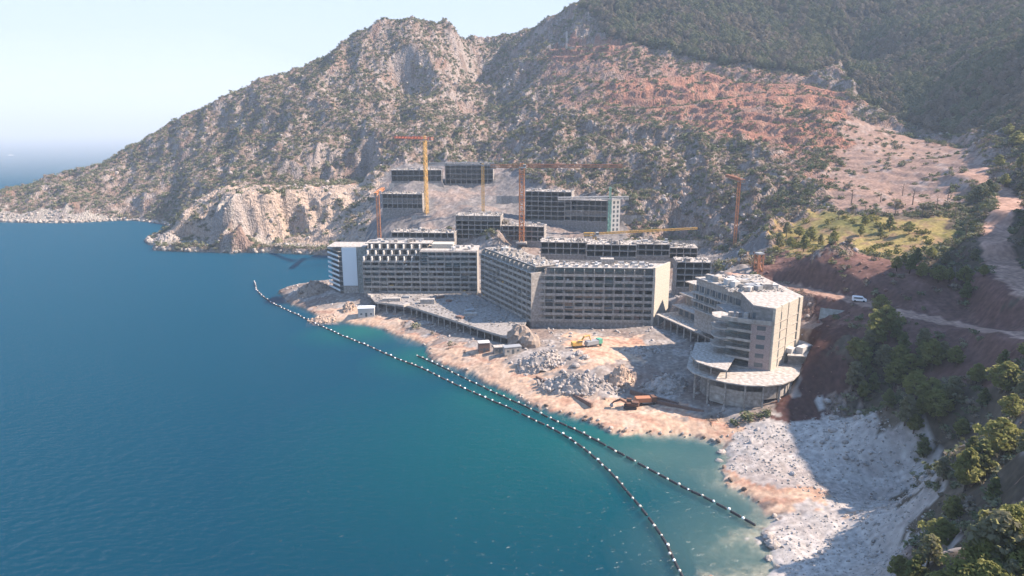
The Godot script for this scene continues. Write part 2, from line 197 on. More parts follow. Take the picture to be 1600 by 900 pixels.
func make_zone_map() -> void:
	zone_map.resize(zone_w * zone_h)
	for zn in ZONES:
		var poly := PackedVector2Array()
		var lo := Vector2(1e9, 1e9)
		var hi := -lo
		for k in range(0, zn[1].size(), 2):
			var v := Vector2(zn[1][k], zn[1][k + 1])
			poly.append(v); lo = lo.min(v); hi = hi.max(v)
		for j in range(maxi(0, int((lo.y - zone_z0) / zone_step)), mini(zone_h, int((hi.y - zone_z0) / zone_step) + 2)):
			for i in range(maxi(0, int((lo.x - zone_x0) / zone_step)), mini(zone_w, int((hi.x - zone_x0) / zone_step) + 2)):
				if Geometry2D.is_point_in_polygon(Vector2(zone_x0 + (i + 0.5) * zone_step, zone_z0 + (j + 0.5) * zone_step), poly):
					zone_map[j * zone_w + i] = zn[0]

func ground(x: float, z: float) -> float:
	var i := clampi(gx.bsearch(x) - 1, 0, nx - 2)
	var j := clampi(gz.bsearch(z) - 1, 0, nz - 2)
	var u := clampf((x - gx[i]) / (gx[i + 1] - gx[i]), 0, 1)
	var v := clampf((z - gz[j]) / (gz[j + 1] - gz[j]), 0, 1)
	var k := j * nx + i
	return lerpf(lerpf(gh[k], gh[k + 1], u), lerpf(gh[k + nx], gh[k + nx + 1], u), v)

func slope(x: float, z: float) -> Vector3:
	var e := 2.5
	return Vector3(ground(x - e, z) - ground(x + e, z), 2.0 * e, ground(x, z - e) - ground(x, z + e)).normalized()

func make_terrain() -> void:
	make_zone_map()
	# coarse radial-basis surface through surveyed points
	var cs := 8.0
	var cx0 := -960.0
	var cz0 := -1360.0
	var cw := int((860.0 - cx0) / cs) + 2
	var ch := int((0.0 - cz0) / cs) + 2
	var coarse := PackedFloat32Array()
	coarse.resize(cw * ch)
	coarse.fill(RBF_BASE)
	var xs := PackedFloat32Array(); xs.resize(cw)
	for p in range(0, RBF.size(), 3):
		var px: float = RBF[p]
		var pz: float = RBF[p + 1]
		var w: float = RBF[p + 2]
		for i in cw:
			var dx := cx0 + i * cs - px
			xs[i] = dx * dx + 144.0
		for j in ch:
			var dz := cz0 + j * cs - pz
			dz *= dz
			var at := j * cw
			for i in cw:
				coarse[at + i] += w * sqrt(xs[i] + dz)
	var rough := PackedFloat32Array()
	rough.resize(cw * ch)
	for j in ch:
		for i in cw:
			rough[j * cw + i] = ROUGH[zone_at(cx0 + i * cs, cz0 + j * cs)]
	gx = spaced(-900.0, 800.0, [[-900, 4.0], [-560, 2.6], [-320, 2.0], [-140, 1.4], [-60, 1.15], [120, 1.0], [190, 1.7], [330, 2.3], [800, 8.0]])
	gz = spaced(-1300.0, -8.0, [[-1300, 8.0], [-1060, 4.0], [-900, 2.4], [-640, 1.9], [-440, 1.4], [-300, 1.1], [-100, 1.0], [-8, 3.0]])
	nx = gx.size(); nz = gz.size()
	gh.resize(nx * nz)
	var big := noise(11, 0.011, 5, FastNoiseLite.TYPE_SIMPLEX_SMOOTH, FastNoiseLite.FRACTAL_RIDGED)
	var mid := noise(12, 0.03, 4)
	var fine := noise(13, 0.11, 3, FastNoiseLite.TYPE_SIMPLEX_SMOOTH, FastNoiseLite.FRACTAL_RIDGED)
	var small := noise(14, 0.35, 3)
	var jit := noise(15, 0.06, 3)
	for j in nz:
		var z := gz[j]
		var cj := clampf((z - cz0) / cs, 0.0, ch - 1.001)
		var j0 := int(cj)
		var fv := cj - j0
		for i in nx:
			var x := gx[i]
			var ci := clampf((x - cx0) / cs, 0.0, cw - 1.001)
			var i0 := int(ci)
			var fu := ci - i0
			var k := j0 * cw + i0
			var h := lerpf(lerpf(coarse[k], coarse[k + 1], fu), lerpf(coarse[k + cw], coarse[k + cw + 1], fu), fv)
			var r := lerpf(lerpf(rough[k], rough[k + 1], fu), lerpf(rough[k + cw], rough[k + cw + 1], fu), fv)
			var land := clampf((h + 0.5) / 14.0, 0.0, 1.0)
			r *= 0.12 + 0.88 * land
			if h > -3.0:
				h += r * (big.get_noise_2d(x, z * 0.8) * 11.0 + mid.get_noise_2d(x, z) * 5.0 + fine.get_noise_2d(x, z) * 1.6) + small.get_noise_2d(x, z) * (0.12 + 0.9 * r) + fine.get_noise_2d(z, x) * 0.25
			else:
				h += small.get_noise_2d(x, z) * 0.3
			if h > 60.0 and zone_at(x, z) == 1:
				var hb := h + mid.get_noise_2d(x * 0.4, z * 0.4) * 7.0
				h += (floorf(hb / 8.0) * 8.0 + smoothstep(0.45, 0.9, fposmod(hb, 8.0) / 8.0) * 8.0 - hb) * 0.85
			if h > 30.0 and zone_at(x, z) == 14:
				var hh := h + mid.get_noise_2d(x * 0.5, z * 0.5) * 5.0
				var stepped := floorf(hh / 3.4) * 3.4 + smoothstep(0.5, 1.0, fposmod(hh, 3.4) / 3.4) * 3.4
				h = lerpf(h, h + stepped - hh, 0.6)
			if h > -2.0 and h < 2.5: h += 0.55 * smoothstep(-0.12, 0.12, h) - 0.3
			if h < -0.2 and h > -8.0 and (x < 40.0 or z < -212.0): h = -0.2 + (h + 0.2) * lerpf(2.6, 1.0, h / -8.0)
			gh[j * nx + i] = h
	carve_roads()
	level_pads()
	paint_terrain(mid, fine, small, jit)

func carve_roads() -> void:
	for road in ROADS:
		var w: float = road[1]
		var r: Array = road[2]
		for s in range(0, r.size() - 3, 3):
			var a := Vector3(r[s], r[s + 1], r[s + 2])
			var b := Vector3(r[s + 3], r[s + 4], r[s + 5])
			var a2 := Vector2(a.x, a.z)
			var d2 := Vector2(b.x, b.z) - a2
			var reach := w * 1.6
			var i0 := maxi(0, gx.bsearch(minf(a.x, b.x) - reach)); var i1 := mini(nx, gx.bsearch(maxf(a.x, b.x) + reach))
			var j0 := maxi(0, gz.bsearch(minf(a.z, b.z) - reach)); var j1 := mini(nz, gz.bsearch(maxf(a.z, b.z) + reach))
			for j in range(j0, j1):
				for i in range(i0, i1):
					var p := Vector2(gx[i], gz[j])
					var t := clampf((p - a2).dot(d2) / d2.length_squared(), 0, 1)
					var dist := p.distance_to(a2 + d2 * t)
					if dist < reach:
						var f := 1.0 - smoothstep(w * 0.5, reach, dist)
						gh[j * nx + i] = lerpf(gh[j * nx + i], lerpf(a.y, b.y, t), f)
						if dist < w * 0.55:
							var zi := int((p.x - zone_x0) / zone_step)
							var zj := int((p.y - zone_z0) / zone_step)
							if zi >= 0 and zj >= 0 and zi < zone_w and zj < zone_h: zone_map[zj * zone_w + zi] = road[0]

func level_pads() -> void:
	var wander := noise(77, 0.035, 3)
	for pad in PADS:
		var poly := PackedVector2Array()
		var lo := Vector2(1e9, 1e9)
		var hi := -lo
		for k in range(0, pad[1].size(), 2):
			var v := Vector2(pad[1][k], pad[1][k + 1])
			poly.append(v); lo = lo.min(v); hi = hi.max(v)
		var edge: float = pad[2]
		for j in range(maxi(0, gz.bsearch(lo.y - edge - 24.0)), mini(nz, gz.bsearch(hi.y + edge + 24.0))):
			for i in range(maxi(0, gx.bsearch(lo.x - edge - 24.0)), mini(nx, gx.bsearch(hi.x + edge + 24.0))):
				var p := Vector2(gx[i], gz[j])
				if edge >= 10.0: p += Vector2(wander.get_noise_2d(gx[i], gz[j]), wander.get_noise_2d(gz[j], gx[i])) * 13.0
				var f := 1.0
				if not Geometry2D.is_point_in_polygon(p, poly):
					var dist := 1e9
					for k in poly.size():
						dist = minf(dist, p.distance_to(Geometry2D.get_closest_point_to_segment(p, poly[k], poly[(k + 1) % poly.size()])))
					f = 1.0 - smoothstep(0.0, edge, dist)
				if f > 0.0:
					gh[j * nx + i] = lerpf(gh[j * nx + i], pad[0] + (wander.get_noise_2d(gx[i] * 1.7, gz[j] * 1.7) * 3.0 if edge >= 10.0 else 0.0), f)

func paint_terrain(mid: FastNoiseLite, fine: FastNoiseLite, small: FastNoiseLite, jit: FastNoiseLite) -> void:
	var verts := PackedVector3Array(); verts.resize(nx * nz)
	var norms := PackedVector3Array(); norms.resize(nx * nz)
	var cols := PackedColorArray(); cols.resize(nx * nz)
	var rocky := PackedByteArray(); rocky.resize(nx * nz)
	var patch := noise(21, 0.022, 4)
	var vein := noise(22, 0.075, 3)
	var streak := noise(23, 0.03, 3)
	for j in nz:
		var jm := maxi(j - 1, 0); var jp := mini(j + 1, nz - 1)
		for i in nx:
			var k := j * nx + i
			var x := gx[i]; var z := gz[j]
			var im := maxi(i - 1, 0); var ip := mini(i + 1, nx - 1)
			var h := gh[k]
			verts[k] = Vector3(x, h, z)
			var sx := (gh[j * nx + ip] - gh[j * nx + im]) / (gx[ip] - gx[im])
			var sz := (gh[jp * nx + i] - gh[jm * nx + i]) / (gz[jp] - gz[jm])
			var nrm := Vector3(-sx, 1.0, -sz).normalized()
			norms[k] = nrm
			var n1 := jit.get_noise_2d(x, z)
			var n2 := jit.get_noise_2d(z + 300.0, x)
			var zn := zone_at(x, z)
			if zn != 8:
				var zj := zone_at(x + n1 * 11.0, z + n2 * 11.0)
				if zj != 8: zn = zj
			var c: Color = TINT[zn]
			var p := patch.get_noise_2d(x, z)
			var v := vein.get_noise_2d(x, z)
			var s := small.get_noise_2d(x * 1.7, z * 1.7)
			if h < -0.35:
				c = Color(0.48, 0.44, 0.33).lerp(Color(0.17, 0.17, 0.12), smoothstep(0.05, 0.35, p + 0.5 * v) * (0.2 if x > 20.0 else 0.45))
			elif zn == 0 or zn == 10 or zn == 13 or zn == 12 or zn == 14:
				# bare limestone shows on the steep ribs and in veins
				var bare := smoothstep(0.05, 0.55, (1.0 - nrm.y) * 1.1 + v * 0.9 + p * 0.35 - 0.12)
				c = c.lerp(ROCK, bare * (0.25 if zn == 10 else (0.85 if zn != 12 and zn != 14 else 0.5)))
				if zn == 12: c = c.lerp(Color(0.36, 0.19, 0.145), smoothstep(0.0, 0.45, p) * 0.6)
				if zn == 0: c = c.lerp(Color(0.30, 0.175, 0.125), smoothstep(0.1, 0.5, p) * 0.6)
			elif zn == 1:
				c = c.lerp(Color(0.42, 0.27, 0.20), smoothstep(-0.1, 0.4, v) * 0.8).lerp(Color(0.2, 0.13, 0.11), smoothstep(0.1, 0.5, -p) * 0.6)
			elif zn == 2:
				c = c.lerp(Color(0.40, 0.22, 0.155), smoothstep(0.15, 0.5, v + p * 0.7) * 0.55).lerp(Color(0.6, 0.48, 0.38), smoothstep(0.05, 0.4, -v) * 0.6)
				c = c.lerp(Color(0.44, 0.235, 0.165), smoothstep(0.1, 0.5, streak.get_noise_2d(x * 0.86 + z * 0.5, (z * 0.86 - x * 0.5) * 9.0)) * 0.75)
			elif zn == 3:
				c = c.lerp(Color(0.42, 0.37, 0.345), smoothstep(0.05, 0.45, streak.get_noise_2d(z * 0.8 + x * 0.6, (x * 0.8 - z * 0.6) * 8.0)) * 0.6)
				c = c.lerp(Color(0.34, 0.285, 0.26), smoothstep(0.05, 0.5, 0.5 * v + p) * 0.6).lerp(Color(0.58, 0.53, 0.485), smoothstep(0.1, 0.4, -p) * 0.6)
			elif zn == 4:
				c = c.lerp(Color(0.30, 0.20, 0.13), smoothstep(-0.15, 0.3, v) * 0.9).lerp(Color(0.15, 0.155, 0.06), smoothstep(0.0, 0.4, p) * 0.8)
			elif zn == 6:
				c = c.lerp(Color(0.44, 0.40, 0.37), smoothstep(0.0, 0.4, v) * 0.8).lerp(Color(0.24, 0.17, 0.14), smoothstep(0.05, 0.4, p) * 0.6)
			elif zn == 9:
				c = c.lerp(Color(0.36, 0.26, 0.21), smoothstep(0.05, 0.4, p) * 0.55).lerp(ROCK, smoothstep(0.1, 0.45, v) * 0.35)
			else:
				c = c.lerp(c * 1.5, smoothstep(0.0, 0.45, v) * 0.6).lerp(c * 0.65, smoothstep(0.0, 0.45, p) * 0.6)
			rocky[k] = 1 if (zn == 0 or zn == 10 or zn == 13 or zn == 12 or zn == 1) and h > 2.0 else 0
			var g := 1.0 + (0.34 if zn != 2 and zn != 3 else 0.13) * s
			cols[k] = Color(c.r * g, c.g * g, c.b * g)
	var idx := PackedInt32Array()
	var idx_rock := PackedInt32Array()
	for j in nz - 1:
		for i in nx - 1:
			var a := j * nx + i
			var quad := PackedInt32Array([a, a + 1, a + nx, a + 1, a + nx + 1, a + nx])
			if rocky[a] == 1: idx_rock.append_array(quad)
			else: idx.append_array(quad)
	var arrays := []
	arrays.resize(Mesh.ARRAY_MAX)
	arrays[Mesh.ARRAY_VERTEX] = verts
	arrays[Mesh.ARRAY_NORMAL] = norms
	arrays[Mesh.ARRAY_COLOR] = cols
	arrays[Mesh.ARRAY_INDEX] = idx
	var mesh := ArrayMesh.new()
	mesh.add_surface_from_arrays(Mesh.PRIMITIVE_TRIANGLES, arrays)
	arrays[Mesh.ARRAY_INDEX] = idx_rock
	mesh.add_surface_from_arrays(Mesh.PRIMITIVE_TRIANGLES, arrays)
	mesh.surface_set_material(0, M.soil)
	mesh.surface_set_material(1, M.crag)
	structure("terrain", mesh, null)
	print("terrain ", nx, " x ", nz)

func noise_texture(s: int, f: float, size: int, oct: int, lo: Color, hi: Color, normal := false, strength := 4.0, kind := FastNoiseLite.TYPE_SIMPLEX_SMOOTH, fractal := FastNoiseLite.FRACTAL_FBM) -> NoiseTexture2D:
	var t := NoiseTexture2D.new()
	t.width = size; t.height = size
	t.seamless = true
	t.noise = noise(s, f, oct, kind, fractal)
	if normal:
		t.as_normal_map = true
		t.bump_strength = strength
	else:
		var g := Gradient.new()
		g.set_color(0, lo); g.set_color(1, hi)
		t.color_ramp = g
	return t

func mat(called: String, linear: Color, rough := 0.9, grain := 0.0, scale := 0.25, metal := 0.0) -> StandardMaterial3D:
	var m := StandardMaterial3D.new()
	m.resource_name = called
	m.albedo_color = linear.linear_to_srgb()
	m.roughness = rough
	m.metallic = metal
	if grain > 0.0:
		m.albedo_texture = M["_grain"] if grain < 0.5 else M["_stain"]
		m.uv1_triplanar = true
		m.uv1_world_triplanar = true
		m.uv1_scale = Vector3.ONE * scale
	M[called] = m
	return m

func make_sea() -> void:
	# the surface: a clear pane with wind ripples; what lies under it is a body of turbid water over the sea bed
	var s := StandardMaterial3D.new()
	s.resource_name = "sea_surface"
	s.transparency = BaseMaterial3D.TRANSPARENCY_ALPHA
	s.albedo_color = Color(0.1, 0.3, 0.35, 0.0)
	s.roughness = 0.22
	s.metallic_specular = 0.19
	s.normal_enabled = true
	s.normal_texture = noise_texture(31, 0.018, 512, 5, Color.BLACK, Color.WHITE, true, 10.0)
	s.normal_scale = 1.4
	s.uv1_triplanar = true
	s.uv1_world_triplanar = true
	s.uv1_scale = Vector3(0.02, 0.02, 0.045)
	var b := MB.new()
	b.quad(Vector3(-19000, 0, -25000), Vector3(4000, 0, -25000), Vector3(4000, 0, 300), Vector3(-19000, 0, 300))
	structure("sea", b.done(), s)
	var body := FogVolume.new()
	body.name = "sea_water"
	body.shape = RenderingServer.FOG_VOLUME_SHAPE_BOX
	body.size = Vector3(22900, 80, 25200)
	body.position = Vector3(-7500, -40.05, -12350)
	var f := FogMaterial.new()
	f.albedo = Color(0.0003, 0.17, 0.315).linear_to_srgb()
	f.density = 0.26
	body.material = f
	body.set_meta("kind", "structure")
	add_child(body)
	# green silt drifting off the works, thinning outwards under the surface
	for q in [[Vector3(66, -1.6, -172), Vector3(60, 3.0, 70), Color(0.40, 0.64, 0.55), 0.12], [Vector3(42, -1.7, -186), Vector3(70, 3.2, 44), Color(0.34, 0.60, 0.52), 0.09], [Vector3(52, -1.7, -140), Vector3(62, 3.2, 60), Color(0.34, 0.60, 0.52), 0.09], [Vector3(20, -3.0, -200), Vector3(210, 5.6, 190), Color(0.005, 0.40, 0.36), 0.09], [Vector3(-72, -2.6, -312), Vector3(70, 4.8, 50), Color(0.03, 0.46, 0.33), 0.11], [Vector3(-34, -2.6, -274), Vector3(64, 4.8, 56), Color(0.03, 0.46, 0.33), 0.11], [Vector3(-4, -2.6, -232), Vector3(60, 4.8, 54), Color(0.03, 0.46, 0.35), 0.11], [Vector3(30, -2.4, -200), Vector3(70, 4.4, 50), Color(0.08, 0.50, 0.40), 0.11]]:
		for k in 5:
			var silt := FogVolume.new()
			silt.name = numbered("silt_plume")
			silt.shape = RenderingServer.FOG_VOLUME_SHAPE_ELLIPSOID
			var w := 1.0 - 0.17 * k
			silt.size = Vector3(q[1].x * w, q[1].y * (1.0 - 0.03 * k), q[1].z * w)
			silt.position = q[0]
			var sf := FogMaterial.new()
			sf.albedo = q[2].linear_to_srgb()
			sf.density = q[3]
			silt.material = sf
			silt.set_meta("kind", "structure")
			add_child(silt)
	# the bank of sea haze that swallows the horizon
	var bank := FogVolume.new()
	bank.name = "sea_haze"
	bank.shape = RenderingServer.FOG_VOLUME_SHAPE_BOX
	bank.size = Vector3(18500, 240, 23700)
	bank.position = Vector3(-9700, 121, -12950)
	var bf := FogMaterial.new()
	bf.albedo = Color(0.90, 0.95, 1.0)
	bf.density = 0.0005
	bank.material = bf
	bank.set_meta("kind", "structure")
	add_child(bank)
	var floor_mesh := MB.new()
	floor_mesh.quad(Vector3(-19000, -60, -25000), Vector3(4000, -60, -25000), Vector3(4000, -60, 300), Vector3(-19000, -60, 300))
	structure("sea_bed", floor_mesh.done(), mat("sea_bed", Color(0.12, 0.13, 0.11)))

const PADS := [
	[3.4, [-281.70, -529.84, -247.57, -521.18, -187.17, -518.35, -137.51, -507.32, -145.69, -538.79, -198.55, -551.18, -246.94, -554.36, -274.04, -567.46, -287.45, -564.13], 3.0],
	[41.5, [-220.99, -540.66, -197.56, -572.90, -163.35, -584.49, -134.68, -602.78, -147.92, -680.60, -187.49, -672.72, -223.61, -650.13, -235.70, -602.78], 24.0],
	[5.5, [-80, -352, -18, -351, -15, -344, 10, -298, 64, -295, 74, -312, 20, -318, -8, -368, -80, -370], 4.0],
	[7.0, [64, -296, 80, -250, 70, -224, 88, -212, 106, -234, 100, -275, 82, -300], 4.0],
	[4.0, [-70.16, -344.77, -51.61, -332.13, -30.18, -309.30, -11.20, -285.52, 0.00, -276.59, 0, -300, -20, -340, -70, -347], 3.0],
]

# ---------------------------------------------------------------- buildings
# a wing: local x runs along the front, y up from the base, z outwards; rooms stand behind recessed balconies
func wing(t: Node3D, x0: float, bays: int, bw: float, rows: int, sh: float, y0: float, depth: float, recess := 1.8, seed_n := 1, back_extra := 0.0, boards := 0.0) -> void:
	var r := RandomNumberGenerator.new()
	r.seed = seed_n
	var L := bays * bw
	var H := rows * sh
	var body := MB.new()
	# rooms run five metres back from the balcony doors to the core
	var back := recess + 5.0
	var shift := back_extra * (back - recess) / maxf(depth - recess, 1.0)
	body.prism(PackedVector2Array([Vector2(x0, -back), Vector2(x0 + L - 0.1 + shift, -back), Vector2(x0 + L - 0.1 + back_extra, -depth), Vector2(x0, -depth)]), 0.0, y0 + H)
	part("core_wall", body.done(), M.concrete_shade_grey, t)
	if y0 > 0.0: box("base_wall", M.concrete_shade_grey, t, Vector3(x0, 0.0, -back), Vector3(x0 + L, y0 - 0.22, -recess))
	for k in rows + 1:
		box("floor_slab", M.concrete, t, Vector3(x0, y0 + k * sh - 0.22, -back - 0.05), Vector3(x0 + L, y0 + k * sh, 0.03))
	for i in bays + 1:
		box("party_wall", M.concrete, t, Vector3(x0 + i * bw - 0.17, y0, -back - 0.04), Vector3(x0 + i * bw + 0.17, y0 + H + 0.01, 0.09))
	for k in rows:
		for i in bays:
			var a := x0 + i * bw + 0.17
			var b := x0 + (i + 1) * bw - 0.17
			var y := y0 + k * sh
			var odd := r.randf()
			if odd < 0.07: box("guard_rail", M.steel_grey, t, Vector3(a, y + 0.8, -0.12), Vector3(b, y + 0.95, -0.04))
			else: box("parapet", M.concrete if r.randf() < 0.75 else (M.concrete_pale if r.randf() < 0.6 else M.concrete_shade_grey), t, Vector3(a, y, -0.16), Vector3(b, y + 0.92 + r.randf() * 0.1, -0.01))
			var wa := a + 0.25 + r.randf() * 0.35
			var wb := b - 0.25 - r.randf() * 0.6
			box("room_wall", M.concrete, t, Vector3(a, y, -recess - 0.2), Vector3(wa, y + sh - 0.22, -recess))
			box("room_wall", M.concrete, t, Vector3(wb, y, -recess - 0.2), Vector3(b, y + sh - 0.22, -recess))
			if odd < 0.72: box("window", M.clear_glass, t, Vector3(wa, y + 0.03, -recess - 0.12), Vector3(wb, y + sh - 0.24, -recess - 0.09))
			if odd > 0.90: box("infill_wall", M.pink_plaster if r.randf() < 0.4 else M.concrete, t, Vector3(wa, y + 0.02, -recess + 0.05), Vector3(lerpf(wa, wb, 0.35 + 0.5 * r.randf()), y + 2.3, -recess + 0.2))
			elif odd > 0.86: box("stacked_material", [M.rust_wall, M.white_board, M.crane_yellow][r.randi() % 3], t, Vector3(lerpf(a, b, 0.2), y + 0.01, -1.3), Vector3(lerpf(a, b, 0.4 + 0.4 * r.randf()), y + 1.2 + 0.5 * r.randf(), -0.5))
			if r.randf() < boards:
				box("pale_side_panel", M.white_board, t, Vector3(b - 0.06 - r.randf() * 0.25, y + 0.02, -1.3), Vector3(b - 0.005, y + 1.5 + r.randf() * 0.6, -0.3))  # pale upright slab against the right party wall of some bays

func roof_clutter(t: Node3D, x0: float, x1: float, z0: float, z1: float, y: float, count: int, seed_n: int, big := 2.2) -> void:
	var r := RandomNumberGenerator.new()
	r.seed = seed_n
	for i in count:
		var s := Vector3(0.7 + r.randf() * big, 0.5 + r.randf() * 1.3, 0.7 + r.randf() * big)
		var m: Material = [M.concrete_pale, M.white_board, M.concrete, M.concrete_shade_grey, M.steel_grey][r.randi() % 5]
		cbox("roof_unit", m, t, Vector3(lerpf(x0, x1, r.randf()), y + s.y * 0.5 - 0.01, lerpf(z0, z1, r.randf())), s, r.randf() * 0.4)

func debris(t: Node3D, called: String, x0: float, x1: float, z0: float, z1: float, y: float, count: int, seed_n: int, m: Material, size := 0.6) -> void:
	var r := RandomNumberGenerator.new()
	r.seed = seed_n
	var b := MB.new()
	for i in count:
		var s := Vector3(size * (0.4 + r.randf() * 1.6), size * (0.2 + r.randf() * 0.9), size * (0.4 + r.randf() * 1.6))
		b.bx(Vector3(lerpf(x0, x1, r.randf()), y + s.y * 0.35, lerpf(z0, z1, r.randf())), s, Basis.from_euler(Vector3(r.randf() * 0.5, r.randf() * TAU, r.randf() * 0.5)))
	var o := part(called, b.done(), m, t)
	o.set_meta("kind", "stuff")

func outline(a: Array) -> PackedVector2Array:
	var o := PackedVector2Array()
	for v in a: o.append(v)
	return o

func hotel() -> void:
	# ---- right wing
	var t := thing("hotel_wing", "grey hotel wing with seven balcony rows and a cream end wall", "hotel wing", Vector3(10.2, 4.5, -299.2), deg_to_rad(-3.3), "wings of the unfinished hotel")
	var L := 12 * 4.45
	box("plinth", M.concrete_shade_grey, t, Vector3(-0.2, -3.0, -13), Vector3(L + 0.2, 4.0, -0.25))
	wing(t, 0, 12, 4.45, 7, 3.0, 4.0, 14.0, 1.8, 5, 8.6, 0.42)
	# penthouse row set back above, white fins
	var top := 25.0
	var body := MB.new()
	body.prism(outline([Vector2(0, -7.5), Vector2(L + 2.2, -7.5), Vector2(L + 7.6, -14), Vector2(0, -14)]), top, top + 3.1)
	part("penthouse_wall", body.done(), M.concrete_shade_grey, t)
	for i in 13:
		box("party_wall", M.concrete_pale, t, Vector3(i * 4.45 - 0.15, top, -7.6), Vector3(i * 4.45 + 0.15, top + 3.1, -2.6))
		box("fin_wall", M.concrete_pale, t, Vector3(i * 4.45 - 0.14, top, -2.6), Vector3(i * 4.45 + 0.14, top + 2.6, -0.6))
	for i in 12:
		box("parapet", M.concrete_pale, t, Vector3(i * 4.45 + 0.15, top, -0.35), Vector3((i + 1) * 4.45 - 0.15, top + 0.75, -0.2))
		box("window", M.clear_glass, t, Vector3(i * 4.45 + 0.2, top + 0.05, -3.3), Vector3((i + 1) * 4.45 - 0.2, top + 3.05, -3.27))
	var rf := MB.new()
	rf.prism(outline([Vector2(-0.3, -2.4), Vector2(L - 0.4, -2.4), Vector2(L + 8.2, -14.4), Vector2(-0.3, -14.4)]), top + 3.1, top + 3.45)
	part("roof", rf.done(), M.concrete_pale, t)
	for i in 12:
		box("roof_upstand", M.white_board, t, Vector3(i * 4.45 + 0.3, top + 3.45, -5.4), Vector3(i * 4.45 + 1.7, top + 4.5, -3.6))
	box("roof_parapet", M.concrete_pale, t, Vector3(0, top + 3.45, -14.3), Vector3(L + 7.8, top + 4.5, -14.0))
	box("plant_room", M.concrete, t, Vector3(30, top + 3.45, -13.6), Vector3(36, top + 6.0, -9.5))
	roof_clutter(t, 2, L, -12.5, -7.0, top + 3.45, 26, 71)
	debris(t, "roof_debris", 0, L, -13, -6, top + 3.45, 260, 72, M.concrete_pale, 0.5)
	var ew := MB.new()
	ew.prism(outline([Vector2(L + 0.02, 0.1), Vector2(L + 8.9, -14.1), Vector2(L + 8.2, -14.4), Vector2(L - 0.9, 0.1)]), 0.0, top + 4.2)
	part("end_wall", ew.done(), M.cream_plaster, t)
	# ---- middle wing, turned towards the bay
	t = thing("hotel_wing", "long middle hotel wing in shade, angled between the two grey balcony wings", "hotel wing", Vector3(-16.0, 4.5, -344.7), deg_to_rad(-62.6), "wings of the unfinished hotel")
	box("plinth", M.concrete_shade_grey, t, Vector3(0, -3.0, -13), Vector3(53.4, 4.0, -0.25))
	wing(t, 0, 12, 4.45, 8, 2.8, 4.0, 14.0, 1.8, 9, 0.0, 0.06)
	top = 26.4
	box("penthouse_wall", M.concrete_shade_grey, t, Vector3(0, top, -14), Vector3(53.2, top + 2.6, -7.5))
	for i in 12:
		box("window", M.clear_glass, t, Vector3(i * 4.45 + 0.2, top + 0.05, -3.1), Vector3(i * 4.45 + 4.25, top + 2.55, -3.07))
		box("party_wall", M.concrete_pale, t, Vector3(i * 4.45 - 0.14, top, -7.5), Vector3(i * 4.45 + 0.14, top + 2.4, -0.4))
	box("roof", M.concrete_pale, t, Vector3(-0.2, top + 2.6, -14.6), Vector3(53.6, top + 2.95, -2.2))
	debris(t, "roof_debris", 1, 53, -14, -3, top + 2.95, 900, 73, M.concrete_pale, 0.6)
	roof_clutter(t, 1, 52, -13, -3.5, top + 2.95, 34, 74, 1.6)
	# ---- left wing with stepped terraces
	t = thing("hotel_wing", "left hotel wing with white stepped terraces rising above its grey balcony rows", "hotel wing", Vector3(-78.7, 4.5, -353.1), deg_to_rad(-1.4), "wings of the unfinished hotel")
	var bw := 4.28
	box("plinth", M.concrete_shade_grey, t, Vector3(0, -3.0, -16), Vector3(14 * bw, 4.0, -0.25))
	wing(t, 0, 7, bw, 6, 2.76, 4.0, 18.0, 1.8, 21, 0.0, 0.1)
	wing(t, 7 * bw + 0.36, 7, bw, 8, 2.76, 4.0, 18.0, 1.8, 22, 0.0, 0.06)
	for s in 3:
		var y := 4.0 + (6 + s) * 2.76
		var z := -1.2 - s * 2.6
		var off := s * 1.6
		box("terrace_wall", M.concrete, t, Vector3(off * 0.4, y, -18), Vector3(7 * bw + off, y + 2.76, z - 6.4))
		box("terrace_slab", M.concrete, t, Vector3(off * 0.4, y + 2.55, z - 6.4), Vector3(7 * bw + off, y + 2.76, z - 2.4))
		for e in [off * 0.4, 7 * bw + off - 0.3]: box("terrace_wall", M.concrete, t, Vector3(e, y, z - 6.4), Vector3(e + 0.3, y + 2.55, z - 2.4))
		for i in 7:
			var a := i * bw + off
			if a + bw < 7 * bw + 5.0:
				box("terrace_fin", M.white_board, t, Vector3(a, y - 0.02, z - 6.4), Vector3(a + 0.55, y + 2.54, z + 0.9))
				box("room_wall", M.concrete, t, Vector3(a + 0.56, y + 0.02, z - 2.6), Vector3(a + 1.5, y + 2.54, z - 2.42))
				box("terrace_parapet", M.concrete_pale, t, Vector3(a + 0.56, y, z + 0.55), Vector3(a + bw - 0.01, y + 0.7, z + 0.7))
	box("roof", M.concrete_pale, t, Vector3(-0.3, 4.0 + 9 * 2.76, -18.3), Vector3(7 * bw + 5.2, 4.35 + 9 * 2.76, -8.6))
	box("roof", M.concrete_pale, t, Vector3(7 * bw + 0.3, 4.01 + 8 * 2.76, -18.2), Vector3(14 * bw + 0.6, 4.5 + 8 * 2.76, -1.2))
	box("roof_block", M.cream_plaster, t, Vector3(7 * bw + 5.6, 4.5 + 8 * 2.76, -16), Vector3(7 * bw + 17.0, 6.8 + 8 * 2.76, -8))
	box("roof_parapet", M.white_board, t, Vector3(9, 4.35 + 9 * 2.76, -18), Vector3(7 * bw, 5.5 + 9 * 2.76, -17.7))
	roof_clutter(t, 2, 7 * bw, -17, -10, 4.35 + 9 * 2.76, 14, 75)
	roof_clutter(t, 7 * bw + 17, 13.5 * bw, -16, -3, 4.5 + 8 * 2.76, 12, 76)
	# ---- end pavilion: blank pale panel and slanting side balconies
	t = thing("hotel_end_block", "narrow hotel end block with a tall blank pale panel beside the bay", "hotel block", Vector3(-92.8, 4.5, -366.4), deg_to_rad(-1.0))
	var pav := MB.new()
